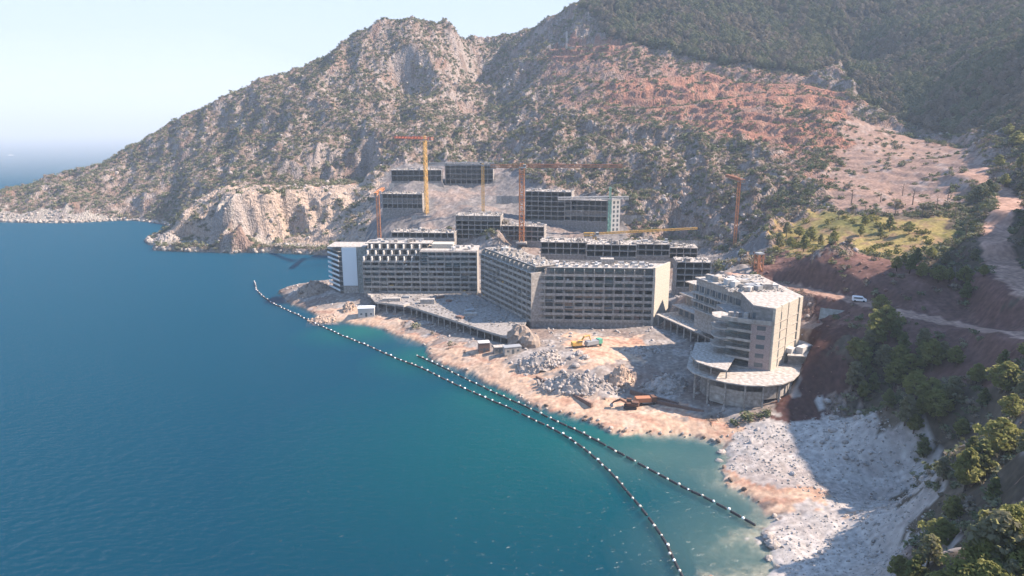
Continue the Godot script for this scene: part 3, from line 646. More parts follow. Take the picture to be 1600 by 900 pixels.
	pav.prism(outline([Vector2(0.1, -0.5), Vector2(13.2, -0.5), Vector2(13.2, -16), Vector2(-4.0, -16), Vector2(-8.2, -12.0)]), -3.0, 26.0)
	part("core_wall", pav.done(), M.concrete_shade_grey, t)
	box("blank_panel", M.pale_panel, t, Vector3(0, 4.6, -0.5), Vector3(8.0, 25.9, 0.05))
	box("recess_wall", M.concrete_teal, t, Vector3(8.3, 0.5, -0.5), Vector3(13.2, 25.9, -0.1))
	box("base_wall", M.concrete, t, Vector3(0, -3.0, -0.5), Vector3(8.2, 4.4, 0.0))
	var side := Vector3(-9.6, 0, -12.6)
	var sl := side.length()
	var sb := Basis(-side.normalized(), Vector3.UP, (-side.normalized()).cross(Vector3.UP))
	for k in 9:
		var slab := cbox("floor_slab", M.concrete, t, side * 0.5 + Vector3(0, 1.6 + k * 2.76, 0), Vector3.ONE)
		slab.transform = Transform3D(sb * Basis.from_scale(Vector3(sl, 0.25, 2.4)), side * 0.5 + Vector3(0, 1.6 + k * 2.76, 0) + sb.z * 0.9)
		if k < 8:
			for q in 3:
				var c := side * ((q + 0.5) / 3.0) + Vector3(0, 2.2 + k * 2.76, 0)
				var pp := cbox("parapet", M.pale_panel, t, c, Vector3.ONE)
				pp.transform = Transform3D(sb * Basis.from_scale(Vector3(sl / 3.0 - 0.5, 1.0, 0.14)), c + sb.z * 2.0)
				var w := cbox("window", M.dark_inside_glass, t, c, Vector3.ONE)
				w.transform = Transform3D(sb * Basis.from_scale(Vector3(sl / 3.0 - 1.2, 2.0, 0.2)), c + Vector3(0, 0.6, 0) + sb.z * 0.02)
	box("roof", M.concrete_pale, t, Vector3(-8.0, 26.0, -16.2), Vector3(13.4, 26.3, -0.3))

func podium() -> void:
	# long deck in front of the left and middle wings, open underneath
	var front := [Vector2(-69.02, -333.15), Vector2(-50.33, -324.40), Vector2(-29.48, -302.69), Vector2(-9.65, -281.67), Vector2(1.59, -270.84)]
	var back := [Vector2(7.0, -299.5), Vector2(-17.5, -345.5), Vector2(-20, -350.6), Vector2(-77, -352.0)]
	var t := thing("terrace_deck", "long grey concrete terrace deck on columns below the left and middle wings", "terrace", Vector3(front[1].x, 4.0, front[1].y))
	var o := t.position
	var b := MB.new()
	var ol := PackedVector2Array()
	for v in front + back: ol.append(v - Vector2(o.x, o.z))
	b.prism(ol, 3.9, 4.4)
	part("deck_slab", b.done(), M.concrete_shade_grey, t)  # shade on the deck put into the darker concrete
	for s in front.size() - 1:
		var a: Vector2 = front[s] - Vector2(o.x, o.z)
		var c: Vector2 = front[s + 1] - Vector2(o.x, o.z)
		var n := int(a.distance_to(c) / 4.2)
		for k in n:
			var p := a.lerp(c, (k + 0.3) / n)
			box("column", M.concrete_pale, t, Vector3(p.x - 0.22, -1.5, p.y - 0.9), Vector3(p.x + 0.22, 3.9, p.y - 0.45))
		var d := (c - a)
		var turn := -d.angle()
		var mid := (a + c) * 0.5
		cbox("deck_edge", M.concrete_pale if s == 0 else M.concrete, t, Vector3(mid.x, 4.25, mid.y), Vector3(d.length() - 0.05, 0.9, 0.22), turn)
		var inn := Vector2(d.y, -d.x).normalized() * 7.5
		cbox("rear_wall", M.concrete_shade_grey, t, Vector3(mid.x + inn.x, 1.4, mid.y + inn.y), Vector3(d.length(), 4.9, 0.3), turn)
	# lighter strip and a few stair heads on the deck
	for q in [[Vector2(-61.08, -335.73), 9.0, 1.6], [Vector2(-42.27, -330.60), 7.0, 2.4], [Vector2(-19.55, -309.25), 6.0, 1.0]]:
		cbox("stair_head", M.concrete_pale, t, Vector3(q[0].x - o.x, 4.38 + q[2] * 0.5, q[0].y - o.z), Vector3(q[1], q[2], 3.0), 0.05)
	var r := RandomNumberGenerator.new()
	r.seed = 177
	var db := MB.new()
	for i in 900:
		var p := Vector2(r.randf_range(-75, 12), r.randf_range(-352, -290)) - Vector2(o.x, o.z)
		if not Geometry2D.is_point_in_polygon(p, ol): continue
		var s := Vector3(r.randf_range(0.2, 1.6), r.randf_range(0.1, 0.6), r.randf_range(0.2, 1.2))
		db.bx(Vector3(p.x, 4.4 + s.y * 0.4, p.y), s, Basis(Vector3.UP, r.randf() * TAU))
	part("deck_debris", db.done(), M.concrete_shade_grey, t).set_meta("kind", "stuff")
	for i in 14:
		var p := Vector2(r.randf_range(-75, 12), r.randf_range(-352, -290)) - Vector2(o.x, o.z)
		if not Geometry2D.is_point_in_polygon(p, ol): continue
		cbox("formwork_stack", [M.concrete_pale, M.rust_wall, M.steel_grey][i % 3], t, Vector3(p.x, 4.9, p.y), Vector3(r.randf_range(2, 5), 1.0, r.randf_range(1, 2.4)), r.randf() * TAU)

func tower() -> void:
	var t := thing("curved_block", "cream walled hotel block with curved balcony slabs standing on a white rounded deck", "hotel block", Vector3(80, 7.0, -228))
	var o := t.position
	var o2 := Vector2(o.x, o.z)
	var W := func(pts: Array) -> PackedVector2Array:
		var q := PackedVector2Array()
		for p in pts: q.append(p - o2)
		return q
	var b: MB
	# rounded deck and the storey beneath it
	var deck_pts := [Vector2(60.29, -222.96), Vector2(60.83, -217.31), Vector2(64.24, -212.51), Vector2(68.94, -208.46), Vector2(74.86, -205.66), Vector2(80.81, -205.10), Vector2(86.97, -206.77), Vector2(92.28, -210.76), Vector2(96.35, -216.09), Vector2(99.56, -222.32), Vector2(104, -226), Vector2(104, -240), Vector2(74, -246), Vector2(66, -240)]
	b = MB.new()
	b.prism(W.call(deck_pts), 6.6, 7.0)
	part("deck", b.done(), M.concrete_pale, t)
	b = MB.new()
	var inner := []
	var cc := Vector2(84, -232)
	for p in deck_pts: inner.append(cc + (p - cc) * 0.76)
	b.prism(W.call(inner), -3.0, 6.6)
	part("lower_wall", b.done(), M.concrete_shade_grey, t)
	for k in range(1, 9):
		var p: Vector2 = cc + (deck_pts[k] - cc) * 0.95 - o2
		box("deck_column", M.concrete, t, Vector3(p.x - 0.25, -3, p.y - 0.25), Vector3(p.x + 0.25, 6.6, p.y + 0.25))
	for k in range(1, 8):
		var p0: Vector2 = cc + (deck_pts[k] - cc) * 0.9 - o2
		var p1: Vector2 = cc + (deck_pts[k + 1] - cc) * 0.9 - o2
		if k in [2, 3, 4]:
			cbox("wall_panel", M.concrete_pale, t, Vector3((p0.x + p1.x) / 2, 1.0, (p0.y + p1.y) / 2), Vector3(p0.distance_to(p1) - 0.1, 5.6, 0.3), -(p1 - p0).angle())
		elif k > 4:
			cbox("wall_panel", M.concrete, t, Vector3((p0.x + p1.x) / 2, 3.6, (p0.y + p1.y) / 2), Vector3(p0.distance_to(p1) - 0.6, 5.0, 0.25), -(p1 - p0).angle())
	# lower ring of slab a storey above the deck on the bay side
	var ring := []
	for k in [13, 0, 1, 2, 3]: ring.append(cc + (deck_pts[k] - cc) * 0.93)
	ring.append_array([Vector2(77.5, -224.5), Vector2(77, -240)])
	var glazed := []
	for p in ring: glazed.append(Vector2(76, -233) + (p - Vector2(76, -233)) * 0.62)
	b = MB.new()
	b.prism(W.call(glazed), 7.0, 10.1)
	part("ring_wall", b.done(), M.concrete_shade_grey, t)
	for k in 5:
		var rp: Vector2 = Vector2(76, -233) + (ring[k] - Vector2(76, -233)) * 0.93 - o2
		box("column", M.concrete_pale, t, Vector3(rp.x - 0.18, 7.0, rp.y - 0.18), Vector3(rp.x + 0.18, 10.1, rp.y + 0.18))
	b = MB.new()
	b.prism(W.call(ring), 10.1, 10.45)
	part("balcony_slab", b.done(), M.concrete, t)
	# front: open balconies with curved ends, then a window strip, then the cream wall
	var fl := Vector2(72.5, -226.5)
	var fm := Vector2(80.8, -221.4)
	var fr := Vector2(86.9, -219.0)
	var br := Vector2(103.0, -236.0)
	var storeys := 5
	var sh := 3.25
	b = MB.new()
	b.prism(W.call([fl + Vector2(4.4, -6.0), fm + Vector2(1.6, -5.6), fm + Vector2(0.8, -0.7), fr + Vector2(0.3, -0.3), br + Vector2(-0.3, -0.2), Vector2(96, -250), Vector2(76, -246)]), 6.9, 23.2)
	part("core_wall", b.done(), M.concrete_shade_grey, t)
	for k in storeys + 1:
		var y := 7.0 + k * sh
		b = MB.new()
		b.prism(W.call([fl + Vector2(-1.6, -7.0), fl + Vector2(-2.6, -3.2), fl + Vector2(-2.4, -0.9), fl + Vector2(-1.2, 0.8), fl + Vector2(0.6, 1.7), fl + Vector2(2.6, 1.9), fm + Vector2(0, 1.1), fm + Vector2(0.4, -2.8), fl + Vector2(2.0, -8)]), y - 0.3, y + (0.05 if k < storeys else 0.5))
		if k > 0: part("balcony_slab", b.done(), M.concrete_pale, t)
		if k < storeys:
			var d := fm - fl
			for q in 2:
				var c := fl.lerp(fm, 0.27 + 0.48 * q) + Vector2(1.3, -2.0) - o2
				cbox("window", M.clear_glass, t, Vector3(c.x, y + 1.5, c.y), Vector3(d.length() * 0.44, 2.8, 0.03), -d.angle())
			var pc := fl.lerp(fm, 0.55) + Vector2(0.1, 1.5) - o2
			cbox("parapet", M.concrete_pale, t, Vector3(pc.x, y + 0.42, pc.y), Vector3(d.length() * 0.84, 0.75, 0.12), -d.angle())
			var e := fr - fm
			var ec := fm.lerp(fr, 0.5) - o2
			cbox("strip_wall", M.pink_plaster, t, Vector3(ec.x, y + sh * 0.5, ec.y), Vector3(e.length() - 0.02, sh - 0.02, 0.5), -e.angle())
			var wo := Vector2(-e.y, e.x).normalized() * 0.22
			cbox("window", M.dark_inside_glass, t, Vector3(ec.x + wo.x, y + 1.7, ec.y + wo.y), Vector3(e.length() * 0.42, 1.5, 0.16), -e.angle())
	# the tall cream wall in ribs with dark slits between
	var rd := br - fr
	var rl := rd.length()
	var rt := -rd.angle()
	var rn := Vector2(-rd.y, rd.x).normalized()
	var edges := [[0.0, 0.20], [0.235, 0.46], [0.475, 0.66], [0.675, 0.84], [0.885, 1.0]]
	for i in edges.size():
		var c: Vector2 = fr + rd * ((edges[i][0] + edges[i][1]) * 0.5) + rn * (0.35 if i % 2 == 0 else 0.2) - o2
		cbox("cream_wall", M.cream_plaster, t, Vector3(c.x, 18.0, c.y), Vector3(rl * (edges[i][1] - edges[i][0]), 22.0, 0.9), rt)
	for k in 6:
		for s in [0.2175, 0.8625]:
			var c: Vector2 = fr + rd * s + rn * 0.62 - o2
			cbox("window", M.dark_inside_glass, t, Vector3(c.x, 8.9 + k * 3.3, c.y), Vector3(rl * 0.036, 2.6, 0.4), rt)
	b = MB.new()
	b.prism(W.call([fm + Vector2(1.2, -2.2), fr + Vector2(0.1, -0.2), br + Vector2(-0.2, -0.2), Vector2(96, -250), Vector2(84, -243)]), 23.2, 28.4)
	part("upper_wall", b.done(), M.concrete_shade_grey, t)
	cbox("window", M.dark_inside_glass, t, Vector3(fm.x + 3.1 - o.x, 25.2, fm.y - 1.5 - o.z), Vector3(4.4, 2.0, 0.4), -(fr - fm).angle() + 0.1)
	# parapet of the roof terrace on the front, clutter on it
	for q in [[fl + Vector2(-0.6, 0.7), fm + Vector2(0, 0.7)], [fm + Vector2(0.1, 0.6), fr + Vector2(0.2, 0.5)]]:
		var pd: Vector2 = q[1] - q[0]
		var pm: Vector2 = (q[0] + q[1]) * 0.5 - o2
		cbox("terrace_parapet", M.concrete_pale, t, Vector3(pm.x, 23.75, pm.y), Vector3(pd.length(), 1.5, 0.3), -pd.angle())
	for i in 5:
		var c: Vector2 = fl.lerp(fr, 0.15 + 0.16 * i) + Vector2(1.2, -2.6) - o2
		cbox("roof_unit", [M.concrete, M.concrete_shade_grey, M.concrete_pale, M.steel_grey, M.white_board][i], t, Vector3(c.x, 24.3, c.y), Vector3(1.6, 2.0 + 0.3 * (i % 3), 1.4), 0.4 * i)
	# floor lines on the cream wall
	for k in 5:
		var lc := fr + rd * 0.5 + rn * 0.45 - o2
		cbox("floor_band", M.concrete_pale, t, Vector3(lc.x, 10.2 + k * 3.3, lc.y), Vector3(rl * 0.985, 0.14, 0.86), rt)
	# long rear range with a window facade to the bay
	var ra := Vector2(74, -267)
	var rb := Vector2(84, -242)
	b = MB.new()
	b.prism(W.call([ra, rb, Vector2(103.5, -240), Vector2(100, -272)]), 8.0, 28.3)
	part("rear_range", b.done(), M.concrete, t)
	b = MB.new()
	b.prism(W.call([ra + Vector2(-0.7, -0.4), rb + Vector2(-0.7, 0.4), fm + Vector2(0.9, -2.0), fr + Vector2(0.3, 0.1), br + Vector2(0.6, -0.2), Vector2(100.5, -272.5)]), 28.4, 28.9)
	part("roof", b.done(), M.concrete_pale, t)
	var fd := rb - ra
	var fn := Vector2(-fd.y, fd.x).normalized()
	if fn.x > 0: fn = -fn
	for k in 3:
		for i in 8:
			var c := ra + fd * ((i + 0.5) / 8.0) + fn * 0.05 - o2
			cbox("window", M.dark_inside_glass, t, Vector3(c.x, 18.1 + k * 3.3, c.y), Vector3(2.5, 2.3, 0.2), -fd.angle())
			var cp := ra + fd * (float(i) / 8.0) + fn * 0.9 - o2
			cbox("column", M.concrete_pale, t, Vector3(cp.x, 18.1 + k * 3.3, cp.y), Vector3(0.35, 2.9, 0.35), -fd.angle())
		var cs := ra + fd * 0.5 + fn * 0.9 - o2
		cbox("floor_slab", M.concrete_pale, t, Vector3(cs.x, 16.4 + k * 3.3, cs.y), Vector3(fd.length() + 1.0, 0.45, 2.0), -fd.angle())
	debris(t, "roof_debris", -1, 20, -42, -14, 28.9, 420, 78, M.concrete_pale, 0.55)
	var r := RandomNumberGenerator.new()
	r.seed = 80
	for i in 60:
		var p := ra.lerp(rb, r.randf()).lerp(Vector2(99, -248), 0.15 + r.randf() * 0.75) - o2
		var s := Vector3(1.2 + r.randf() * 2.8, 0.8 + r.randf() * 1.6, 1.2 + r.randf() * 2.4)
		cbox("roof_unit", [M.concrete_pale, M.white_board, M.steel_grey, M.concrete][r.randi() % 4], t, Vector3(p.x, 28.88 + s.y / 2, p.y), s, r.randf())
	# side deck on the hill side
	b = MB.new()
	b.prism(W.call([Vector2(95, -224), Vector2(105, -222), Vector2(112, -232), Vector2(106, -242), Vector2(101, -235)]), 10.4, 10.8)
	part("side_deck", b.done(), M.concrete_pale, t)
	b = MB.new()
	b.prism(W.call([Vector2(96, -225.5), Vector2(104, -223.5), Vector2(110, -231), Vector2(105, -240), Vector2(101, -235)]), 0.0, 10.4)
	part("side_wall", b.done(), M.concrete_shade_grey, t)
	for q in [[97.5, -227.5, 3.0, 1.6], [101, -227, 2.6, 2.2], [104, -230, 3.2, 1.8]]:
		cbox("plant_box", M.white_board, t, Vector3(q[0] - o.x, 10.79 + q[3] / 2, q[1] - o.z), Vector3(q[2], q[3], 2.4), 0.7)
	# ---- terraced podium stepping up between the right wing and this block
	t = thing("terraced_block", "low grey terraced block with columns between the right wing and the curved block", "building", Vector3(65.5, 7.0, -296.0), deg_to_rad(-68.3))
	box("lower_storey", M.concrete_shade_grey, t, Vector3(0, -2, -20), Vector3(44, 5.0, -7.5))
	box("terrace_slab", M.concrete_pale, t, Vector3(-0.5, 5.0, -20), Vector3(46, 5.5, 0.6))
	for i in 10:
		box("column", M.concrete_pale, t, Vector3(i * 4.8 + 0.4, -2.0, -0.5), Vector3(i * 4.8 + 0.9, 5.0, 0.0))
	box("middle_storey", M.concrete_shade_grey, t, Vector3(4, 5.5, -20), Vector3(42, 9.4, -8.2))
	for i in 9:
		box("window", M.dark_inside_glass, t, Vector3(i * 4.2 + 4.8, 5.9, -8.3), Vector3(i * 4.2 + 7.2, 8.6, -8.1))
	box("terrace_slab", M.concrete, t, Vector3(2, 9.4, -20.2), Vector3(44, 9.85, -6.0))
	box("upper_storey", M.concrete_shade_grey, t, Vector3(1, 9.85, -22), Vector3(34, 14.0, -13.6))
	box("top_storey", M.concrete_shade_grey, t, Vector3(-2, 14.5, -26), Vector3(14, 18.2, -17.5))
	box("terrace_slab", M.concrete_pale, t, Vector3(-3, 18.2, -27), Vector3(15, 18.7, -16.0))
	for i in 4:
		box("window", M.dark_inside_glass, t, Vector3(i * 3.8 - 1.0, 15.0, -17.6), Vector3(i * 3.8 + 1.6, 17.6, -17.4))
	box("terrace_slab", M.concrete_pale, t, Vector3(0, 14.0, -24), Vector3(35, 14.5, -11.0))
	for i in 7:
		box("column", M.concrete_pale, t, Vector3(i * 4.8 + 4.6, 9.85, -12.2), Vector3(i * 4.8 + 5.0, 14.0, -11.8))
	debris(t, "terrace_debris", 1, 40, -7, 0, 5.5, 120, 81, M.concrete_pale, 0.4)
	debris(t, "terrace_debris", 1, 34, -22, -12, 14.5, 160, 82, M.concrete_pale, 0.5)

# a bare frame: floor slabs on columns before a dark interior
func frame_block(label: String, at: Vector3, turn: float, L: float, depth: float, rows: int, sh: float, bays: int, wall_below: float, group: String, end_wall := 0) -> Node3D:
	var t := thing("frame_block", label, "building shell", at, turn, group)
	if wall_below > 0.0:
		box("base_wall", M.concrete_shade_grey, t, Vector3(-L / 2, -wall_below, -depth), Vector3(L / 2, 0.0, 0.0))
	box("inner_wall", M.concrete_shade_grey, t, Vector3(-L / 2 + 0.4, 0, -depth + 0.1), Vector3(L / 2 - 0.4, rows * sh - 0.1, -depth + 0.5))
	for e in [-1.0, 1.0]:
		box("side_wall", M.concrete_shade_grey, t, Vector3(e * (L / 2 - 0.35) - 0.15, 0, -depth + 0.5), Vector3(e * (L / 2 - 0.35) + 0.15, rows * sh - 0.1, -0.8))
	for k in rows + 1:
		box("floor_slab", M.concrete_pale if k == rows else M.concrete, t, Vector3(-L / 2, k * sh - 0.1, -depth), Vector3(L / 2, k * sh + 0.28, 0.05))
	for i in bays + 1:
		for k in rows:
			var x := -L / 2 + 0.3 + i * (L - 0.6) / bays
			box("column", M.concrete, t, Vector3(x - 0.2, k * sh + 0.28, -0.6), Vector3(x + 0.2, (k + 1) * sh - 0.1, -0.1))
	for k in rows:
		for i in bays:
			if (i * 7 + k * 5 + int(L)) % 7 == 0:
				var x := -L / 2 + 0.5 + i * (L - 0.6) / bays
				box("infill_wall", M.concrete_shade_grey, t, Vector3(x, k * sh + 0.28, -1.6), Vector3(x + (L - 0.6) / bays - 0.4, (k + 1) * sh - 0.1, -1.4))
	if end_wall > 0:
		# pale stair core with rows of small openings, its side turned to the sun
		var c := thing_child("stair_core", t, Vector3(L / 2 + 3.4, 0, -4.0), 0.62)
		var hgt := rows * sh + 1.2
		box("core_wall", M.white_board, c, Vector3(-3.4, -wall_below, -3.4), Vector3(3.4, hgt, 3.4))
		for k in int((hgt + wall_below) / 3.1):
			for s in [-1.0, 1.0]:
				box("window", M.dark_inside_glass, c, Vector3(s * 1.5 - 0.7, -wall_below + 0.8 + k * 3.1, 3.3), Vector3(s * 1.5 + 0.7, -wall_below + 2.6 + k * 3.1, 3.46))
				box("window", M.dark_inside_glass, c, Vector3(3.3, -wall_below + 0.8 + k * 3.1, s * 1.5 - 0.7), Vector3(3.46, -wall_below + 2.6 + k * 3.1, s * 1.5 + 0.7))
	for i in bays + 1:
		if (i * 5 + int(L)) % 3:
			var x := -L / 2 + 0.3 + i * (L - 0.6) / bays
			for zz in [-0.4, -depth * 0.5]:
				box("column_stub", M.concrete_pale, t, Vector3(x - 0.22, rows * sh + 0.28, zz - 0.22), Vector3(x + 0.22, rows * sh + 0.9 + 0.5 * ((i * 3 + rows) % 4), zz + 0.22))
	roof_clutter(t, -L / 2 + 1, L / 2 - 1, -depth + 1, -1.5, rows * sh + 0.28, int(L / 3), int(L * 7), 2.0)
	debris(t, "roof_debris", -L / 2, L / 2, -depth, -0.5, rows * sh + 0.28, int(L * 3), int(L * 10), M.concrete_pale, 0.6)
	return t

func thing_child(called: String, parent: Node3D, at: Vector3, turn: float) -> Node3D:
	var c := Node3D.new()
	c.name = called
	parent.add_child(c, true)
	c.position = at
	c.rotation.y = turn
	return c

func upper_blocks() -> void:
	var g := "bare concrete shells on the hillside works"
	frame_block("long low concrete shell, highest and farthest left on the hill", Vector3(-77.51, 50.46, -560.00), 0.04, 41, 14, 2, 4.6, 9, 8, g)
	frame_block("four storey concrete shell high on the works behind the yellow crane", Vector3(-35.38, 47.73, -568.00), -0.05, 40, 14, 4, 4.1, 9, 6, g)
	frame_block("small dark shell on a grey wall beside the short orange crane mast", Vector3(-80.15, 35.72, -500.00), -0.08, 30, 12, 3, 3.5, 8, 12, g)
	frame_block("five storey dark shell with pale slabs, just behind the left wing roof", Vector3(-21.49, 24.79, -428.00), -0.12, 29, 14, 5, 2.95, 7, 5, g)
	frame_block("low three storey shell stepping down at the foot of the thick orange crane", Vector3(6.83, 24.23, -424.00), -0.18, 27, 12, 3, 3.1, 7, 5, g)
	frame_block("left half of the tall stepped shell, right of the thick orange crane", Vector3(25.09, 30.05, -476.00), -0.22, 33, 15, 6, 3.35, 7, 14, g)
	frame_block("right half of the tall stepped shell with a pale stair core at its end", Vector3(50.89, 30.43, -470.00), -0.22, 30, 15, 4, 3.6, 7, 13, g, 1)
	g = "flat concrete decks behind the right wing"
	for q in [[Vector3(26.82, 29.13, -352.00), 24.0, 2, "flat rubble-covered deck roof behind the middle wing roof"], [Vector3(51.41, 28.53, -348.00), 26.0, 2, "flat deck roof with dark openings behind the right wing plant room"], [Vector3(76.20, 24.66, -372.00), 22.0, 2, "farther flat deck roof beside the long low yellow jib"], [Vector3(89.65, 16.44, -330.00), 17.0, 4, "stack of bare floor slabs right of the cream end wall"], [Vector3(41.29, 24.89, -395.00), 34.0, 1, "low deck shell below the tall stepped shells"], [Vector3(96.21, 20.34, -385.00), 20.0, 2, "small deck shell at the right edge of the flat roofs"], [Vector3(-55.68, 26.91, -420.00), 40.0, 1, "low long shell peeping over the left wing roof"]]:
		frame_block(q[3], q[0], -0.1, q[1], 13, q[2], 3.2, int(q[1] / 4), 9, g)

# ---------------------------------------------------------------- cranes
func lattice(b: MB, a: Vector3, e: Vector3, w: float, bay: float, bw: float) -> void:
	var d := e - a
	var l := d.length()
	var z := d / l
	var x := z.cross(Vector3.UP if absf(z.y) < 0.95 else Vector3.RIGHT).normalized()
	var y := z.cross(x)
	var c := [x * w / 2 + y * w / 2, -x * w / 2 + y * w / 2, -x * w / 2 - y * w / 2, x * w / 2 - y * w / 2]
	for k in 4: b.bar(a + c[k], e + c[k], bw)
	var n := maxi(1, int(l / bay))
	for i in n:
		var p := a + d * (float(i) / n)
		var q := a + d * (float(i + 1) / n)
		for k in 4:
			var k2 := (k + 1) % 4
			if (i + k) % 2: b.bar(p + c[k], q + c[k2], bw * 0.7)
			else: b.bar(p + c[k2], q + c[k], bw * 0.7)
			b.bar(q + c[k], q + c[k2], bw * 0.7)

func crane(label: String, base: Vector3, top_y: float, w: float, jib: float, counter: float, turn: float, m: Material, jm: Material, head := 5.0, rise := 0.0, jw := 1.0) -> Node3D:
	var t := thing("tower_crane", label, "tower crane", base, turn, "tower cranes over the works")
	var h := top_y - base.y
	cbox("footing", M.concrete, t, Vector3(0, -0.4, 0), Vector3(w * 2.4, 1.2, w * 2.4))
	var b := MB.new()
	lattice(b, Vector3(0, 0, 0), Vector3(0, h, 0), w, w * 1.3, w * 0.17)
	part("mast", b.done(), m, t)
	cbox("slewing_ring", M.steel_grey, t, Vector3(0, h + 0.3, 0), Vector3(w * 1.2, 0.7, w * 1.2))
	if jib > 0.0:
		var cab := cbox("cab", M.white_board, t, Vector3(w * 0.7, h + 1.4, w * 0.9), Vector3(1.6, 2.0, 1.5))
		part("window", unit_box, M.dark_inside_glass, cab, Vector3(0.03, 0.12, 0), Basis.from_scale(Vector3(1.0, 0.5, 1.04)))
		b = MB.new()
		lattice(b, Vector3(0, h + 0.6, 0), Vector3(0, h + head, 0), w * 0.7, 1.6, w * 0.13)
		part("tower_head", b.done(), m, t)
		b = MB.new()
		lattice(b, Vector3(w * 0.5, h + 1.4, 0), Vector3(jib, h + 1.4 + rise, 0), 1.6 * jw, 2.2, 0.4 * jw)
		part("jib", b.done(), jm, t)
		b = MB.new()
		lattice(b, Vector3(-w * 0.5, h + 1.2, 0), Vector3(-counter, h + 1.2, 0), 1.5, 2.4, 0.36)
		part("counter_jib", b.done(), jm, t)
		cbox("counterweight", M.concrete_pale, t, Vector3(-counter + 1.6, h + 0.7, 0), Vector3(3.0, 2.4, 1.5))
		b = MB.new()
		var apex := Vector3(0, h + head, 0)
		b.bar(apex, Vector3(jib * 0.68, h + 2.0 + rise * 0.68, 0), 0.12)
		b.bar(apex, Vector3(-counter + 1, h + 1.9, 0), 0.12)
		part("tie_bars", b.done(), jm, t)
		b = MB.new()
		b.bar(Vector3(jib * 0.55, h + 0.8, 0), Vector3(jib * 0.55, h - 7, 0), 0.08)
		b.bx(Vector3(jib * 0.55, h - 7.4, 0), Vector3(0.7, 0.9, 0.5))
		part("hook", b.done(), M.steel_grey, t)
	return t

func cranes() -> void:
	crane("yellow tower crane with red jib above the left shells on the hillside", Vector3(-62.10, 31.41, -497.00), Vector3(-60.56, 84.81, -497.00).y, 1.9, 42, 10, 2.25, M.crane_yellow, M.crane_red, 3.0)
	crane("short orange crane mast left of the works, jib seen end on", Vector3(-92.17, 17.90, -470.00), Vector3(-90.77, 48.93, -470.00).y, 2.0, 30, 9, 1.62, M.crane_orange, M.crane_orange, 2.2)
	crane("slim yellow tower crane in the middle of the works", Vector3(-20.47, 32.16, -484.00), Vector3(-20.13, 67.59, -484.00).y, 1.6, 38, 8, 3.3, M.crane_yellow, M.steel_grey, 1.8)
	crane("thick orange tower crane with the long jib pointing right", Vector3(5.97, 24.49, -420.00), Vector3(5.83, 69.68, -420.00).y, 2.7, 60, 19, -0.12, M.crane_orange, M.crane_rust, 3.0, 0.4)
	crane("green tower crane with pale jib above the stepped shell's stair core", Vector3(66.23, 19.05, -463.00), Vector3(65.34, 46.17, -463.00).y, 1.5, 36, 13, 3.32, M.crane_green, M.white_board, 8.5)
	crane("orange tower crane standing alone on the right of the works", Vector3(140.26, 17.93, -425.00), Vector3(137.00, 61.20, -425.00).y, 1.5, 34, 10, 1.5, M.crane_orange, M.crane_rust, 2.0)
	crane("low yellow crane behind the right wing with a long level jib", Vector3(45.77, 22.64, -375.00), Vector3(45.42, 35.28, -375.00).y, 1.5, 60, 6, 0.16, M.crane_yellow, M.crane_yellow, 2.0, 1.6, 0.55)
	crane("brown lattice mast without a jib behind the curved block roof", Vector3(110.45, 26.55, -300.00), Vector3(109.40, 39.15, -300.00).y, 2.6, 0, 0, 0.3, M.crane_rust, M.crane_rust)

# ---------------------------------------------------------------- floating booms
func boom(label: String, path: Array, spacing: float, seed_n: int) -> void:
	var cur := Curve3D.new()
	for i in path.size():
		var a: Vector3 = path[maxi(i - 1, 0)]
		var c: Vector3 = path[mini(i + 1, path.size() - 1)]
		var tn := (c - a) * 0.16
		cur.add_point(path[i], -tn, tn)
	var r := RandomNumberGenerator.new()
	r.seed = seed_n
	var t := thing("floating_boom", label, "floating boom", path[0], 0.0, "floating booms in the bay")
	var o: Vector3 = path[0]
	var L := cur.get_baked_length()
	var n := int(L / spacing)
	var wob := noise(seed_n + 90, 0.03, 2)
	var buoy_mesh := SphereMesh.new()
	buoy_mesh.radius = 0.38; buoy_mesh.height = 0.7; buoy_mesh.radial_segments = 10; buoy_mesh.rings = 5
	var float_mesh := CapsuleMesh.new()
	float_mesh.radius = 0.36; float_mesh.height = spacing * 0.86; float_mesh.radial_segments = 8; float_mesh.rings = 2
	for i in n:
		var p := cur.sample_baked(i * spacing + r.randf_range(-0.4, 0.4)) + Vector3(0.5, 0, 1.0) * wob.get_noise_1d(i * spacing) * 2.2
		var q := cur.sample_baked(minf(L, (i + 1) * spacing)) + Vector3(0.5, 0, 1.0) * wob.get_noise_1d((i + 1) * spacing) * 2.2
		var d := (q - p).normalized()
		var m := (p + q) * 0.5
		part("float_section", float_mesh, M.rubber, t, m - o + Vector3(0, 0.08, 0), Basis(Vector3.UP.cross(d).normalized(), d, Vector3.UP.cross(d).normalized().cross(d)))
		if r.randf() < 0.07: continue
		part("buoy", buoy_mesh, M.white_buoy if r.randf() < 0.55 else M.dirty_buoy, t, p - o + Vector3(r.randf_range(-0.45, 0.45), 0.22 + r.randf() * 0.1, r.randf_range(-0.45, 0.45)), Basis(Vector3.UP, r.randf() * 3.0) * Basis.from_scale(Vector3.ONE * r.randf_range(0.8, 1.15)))

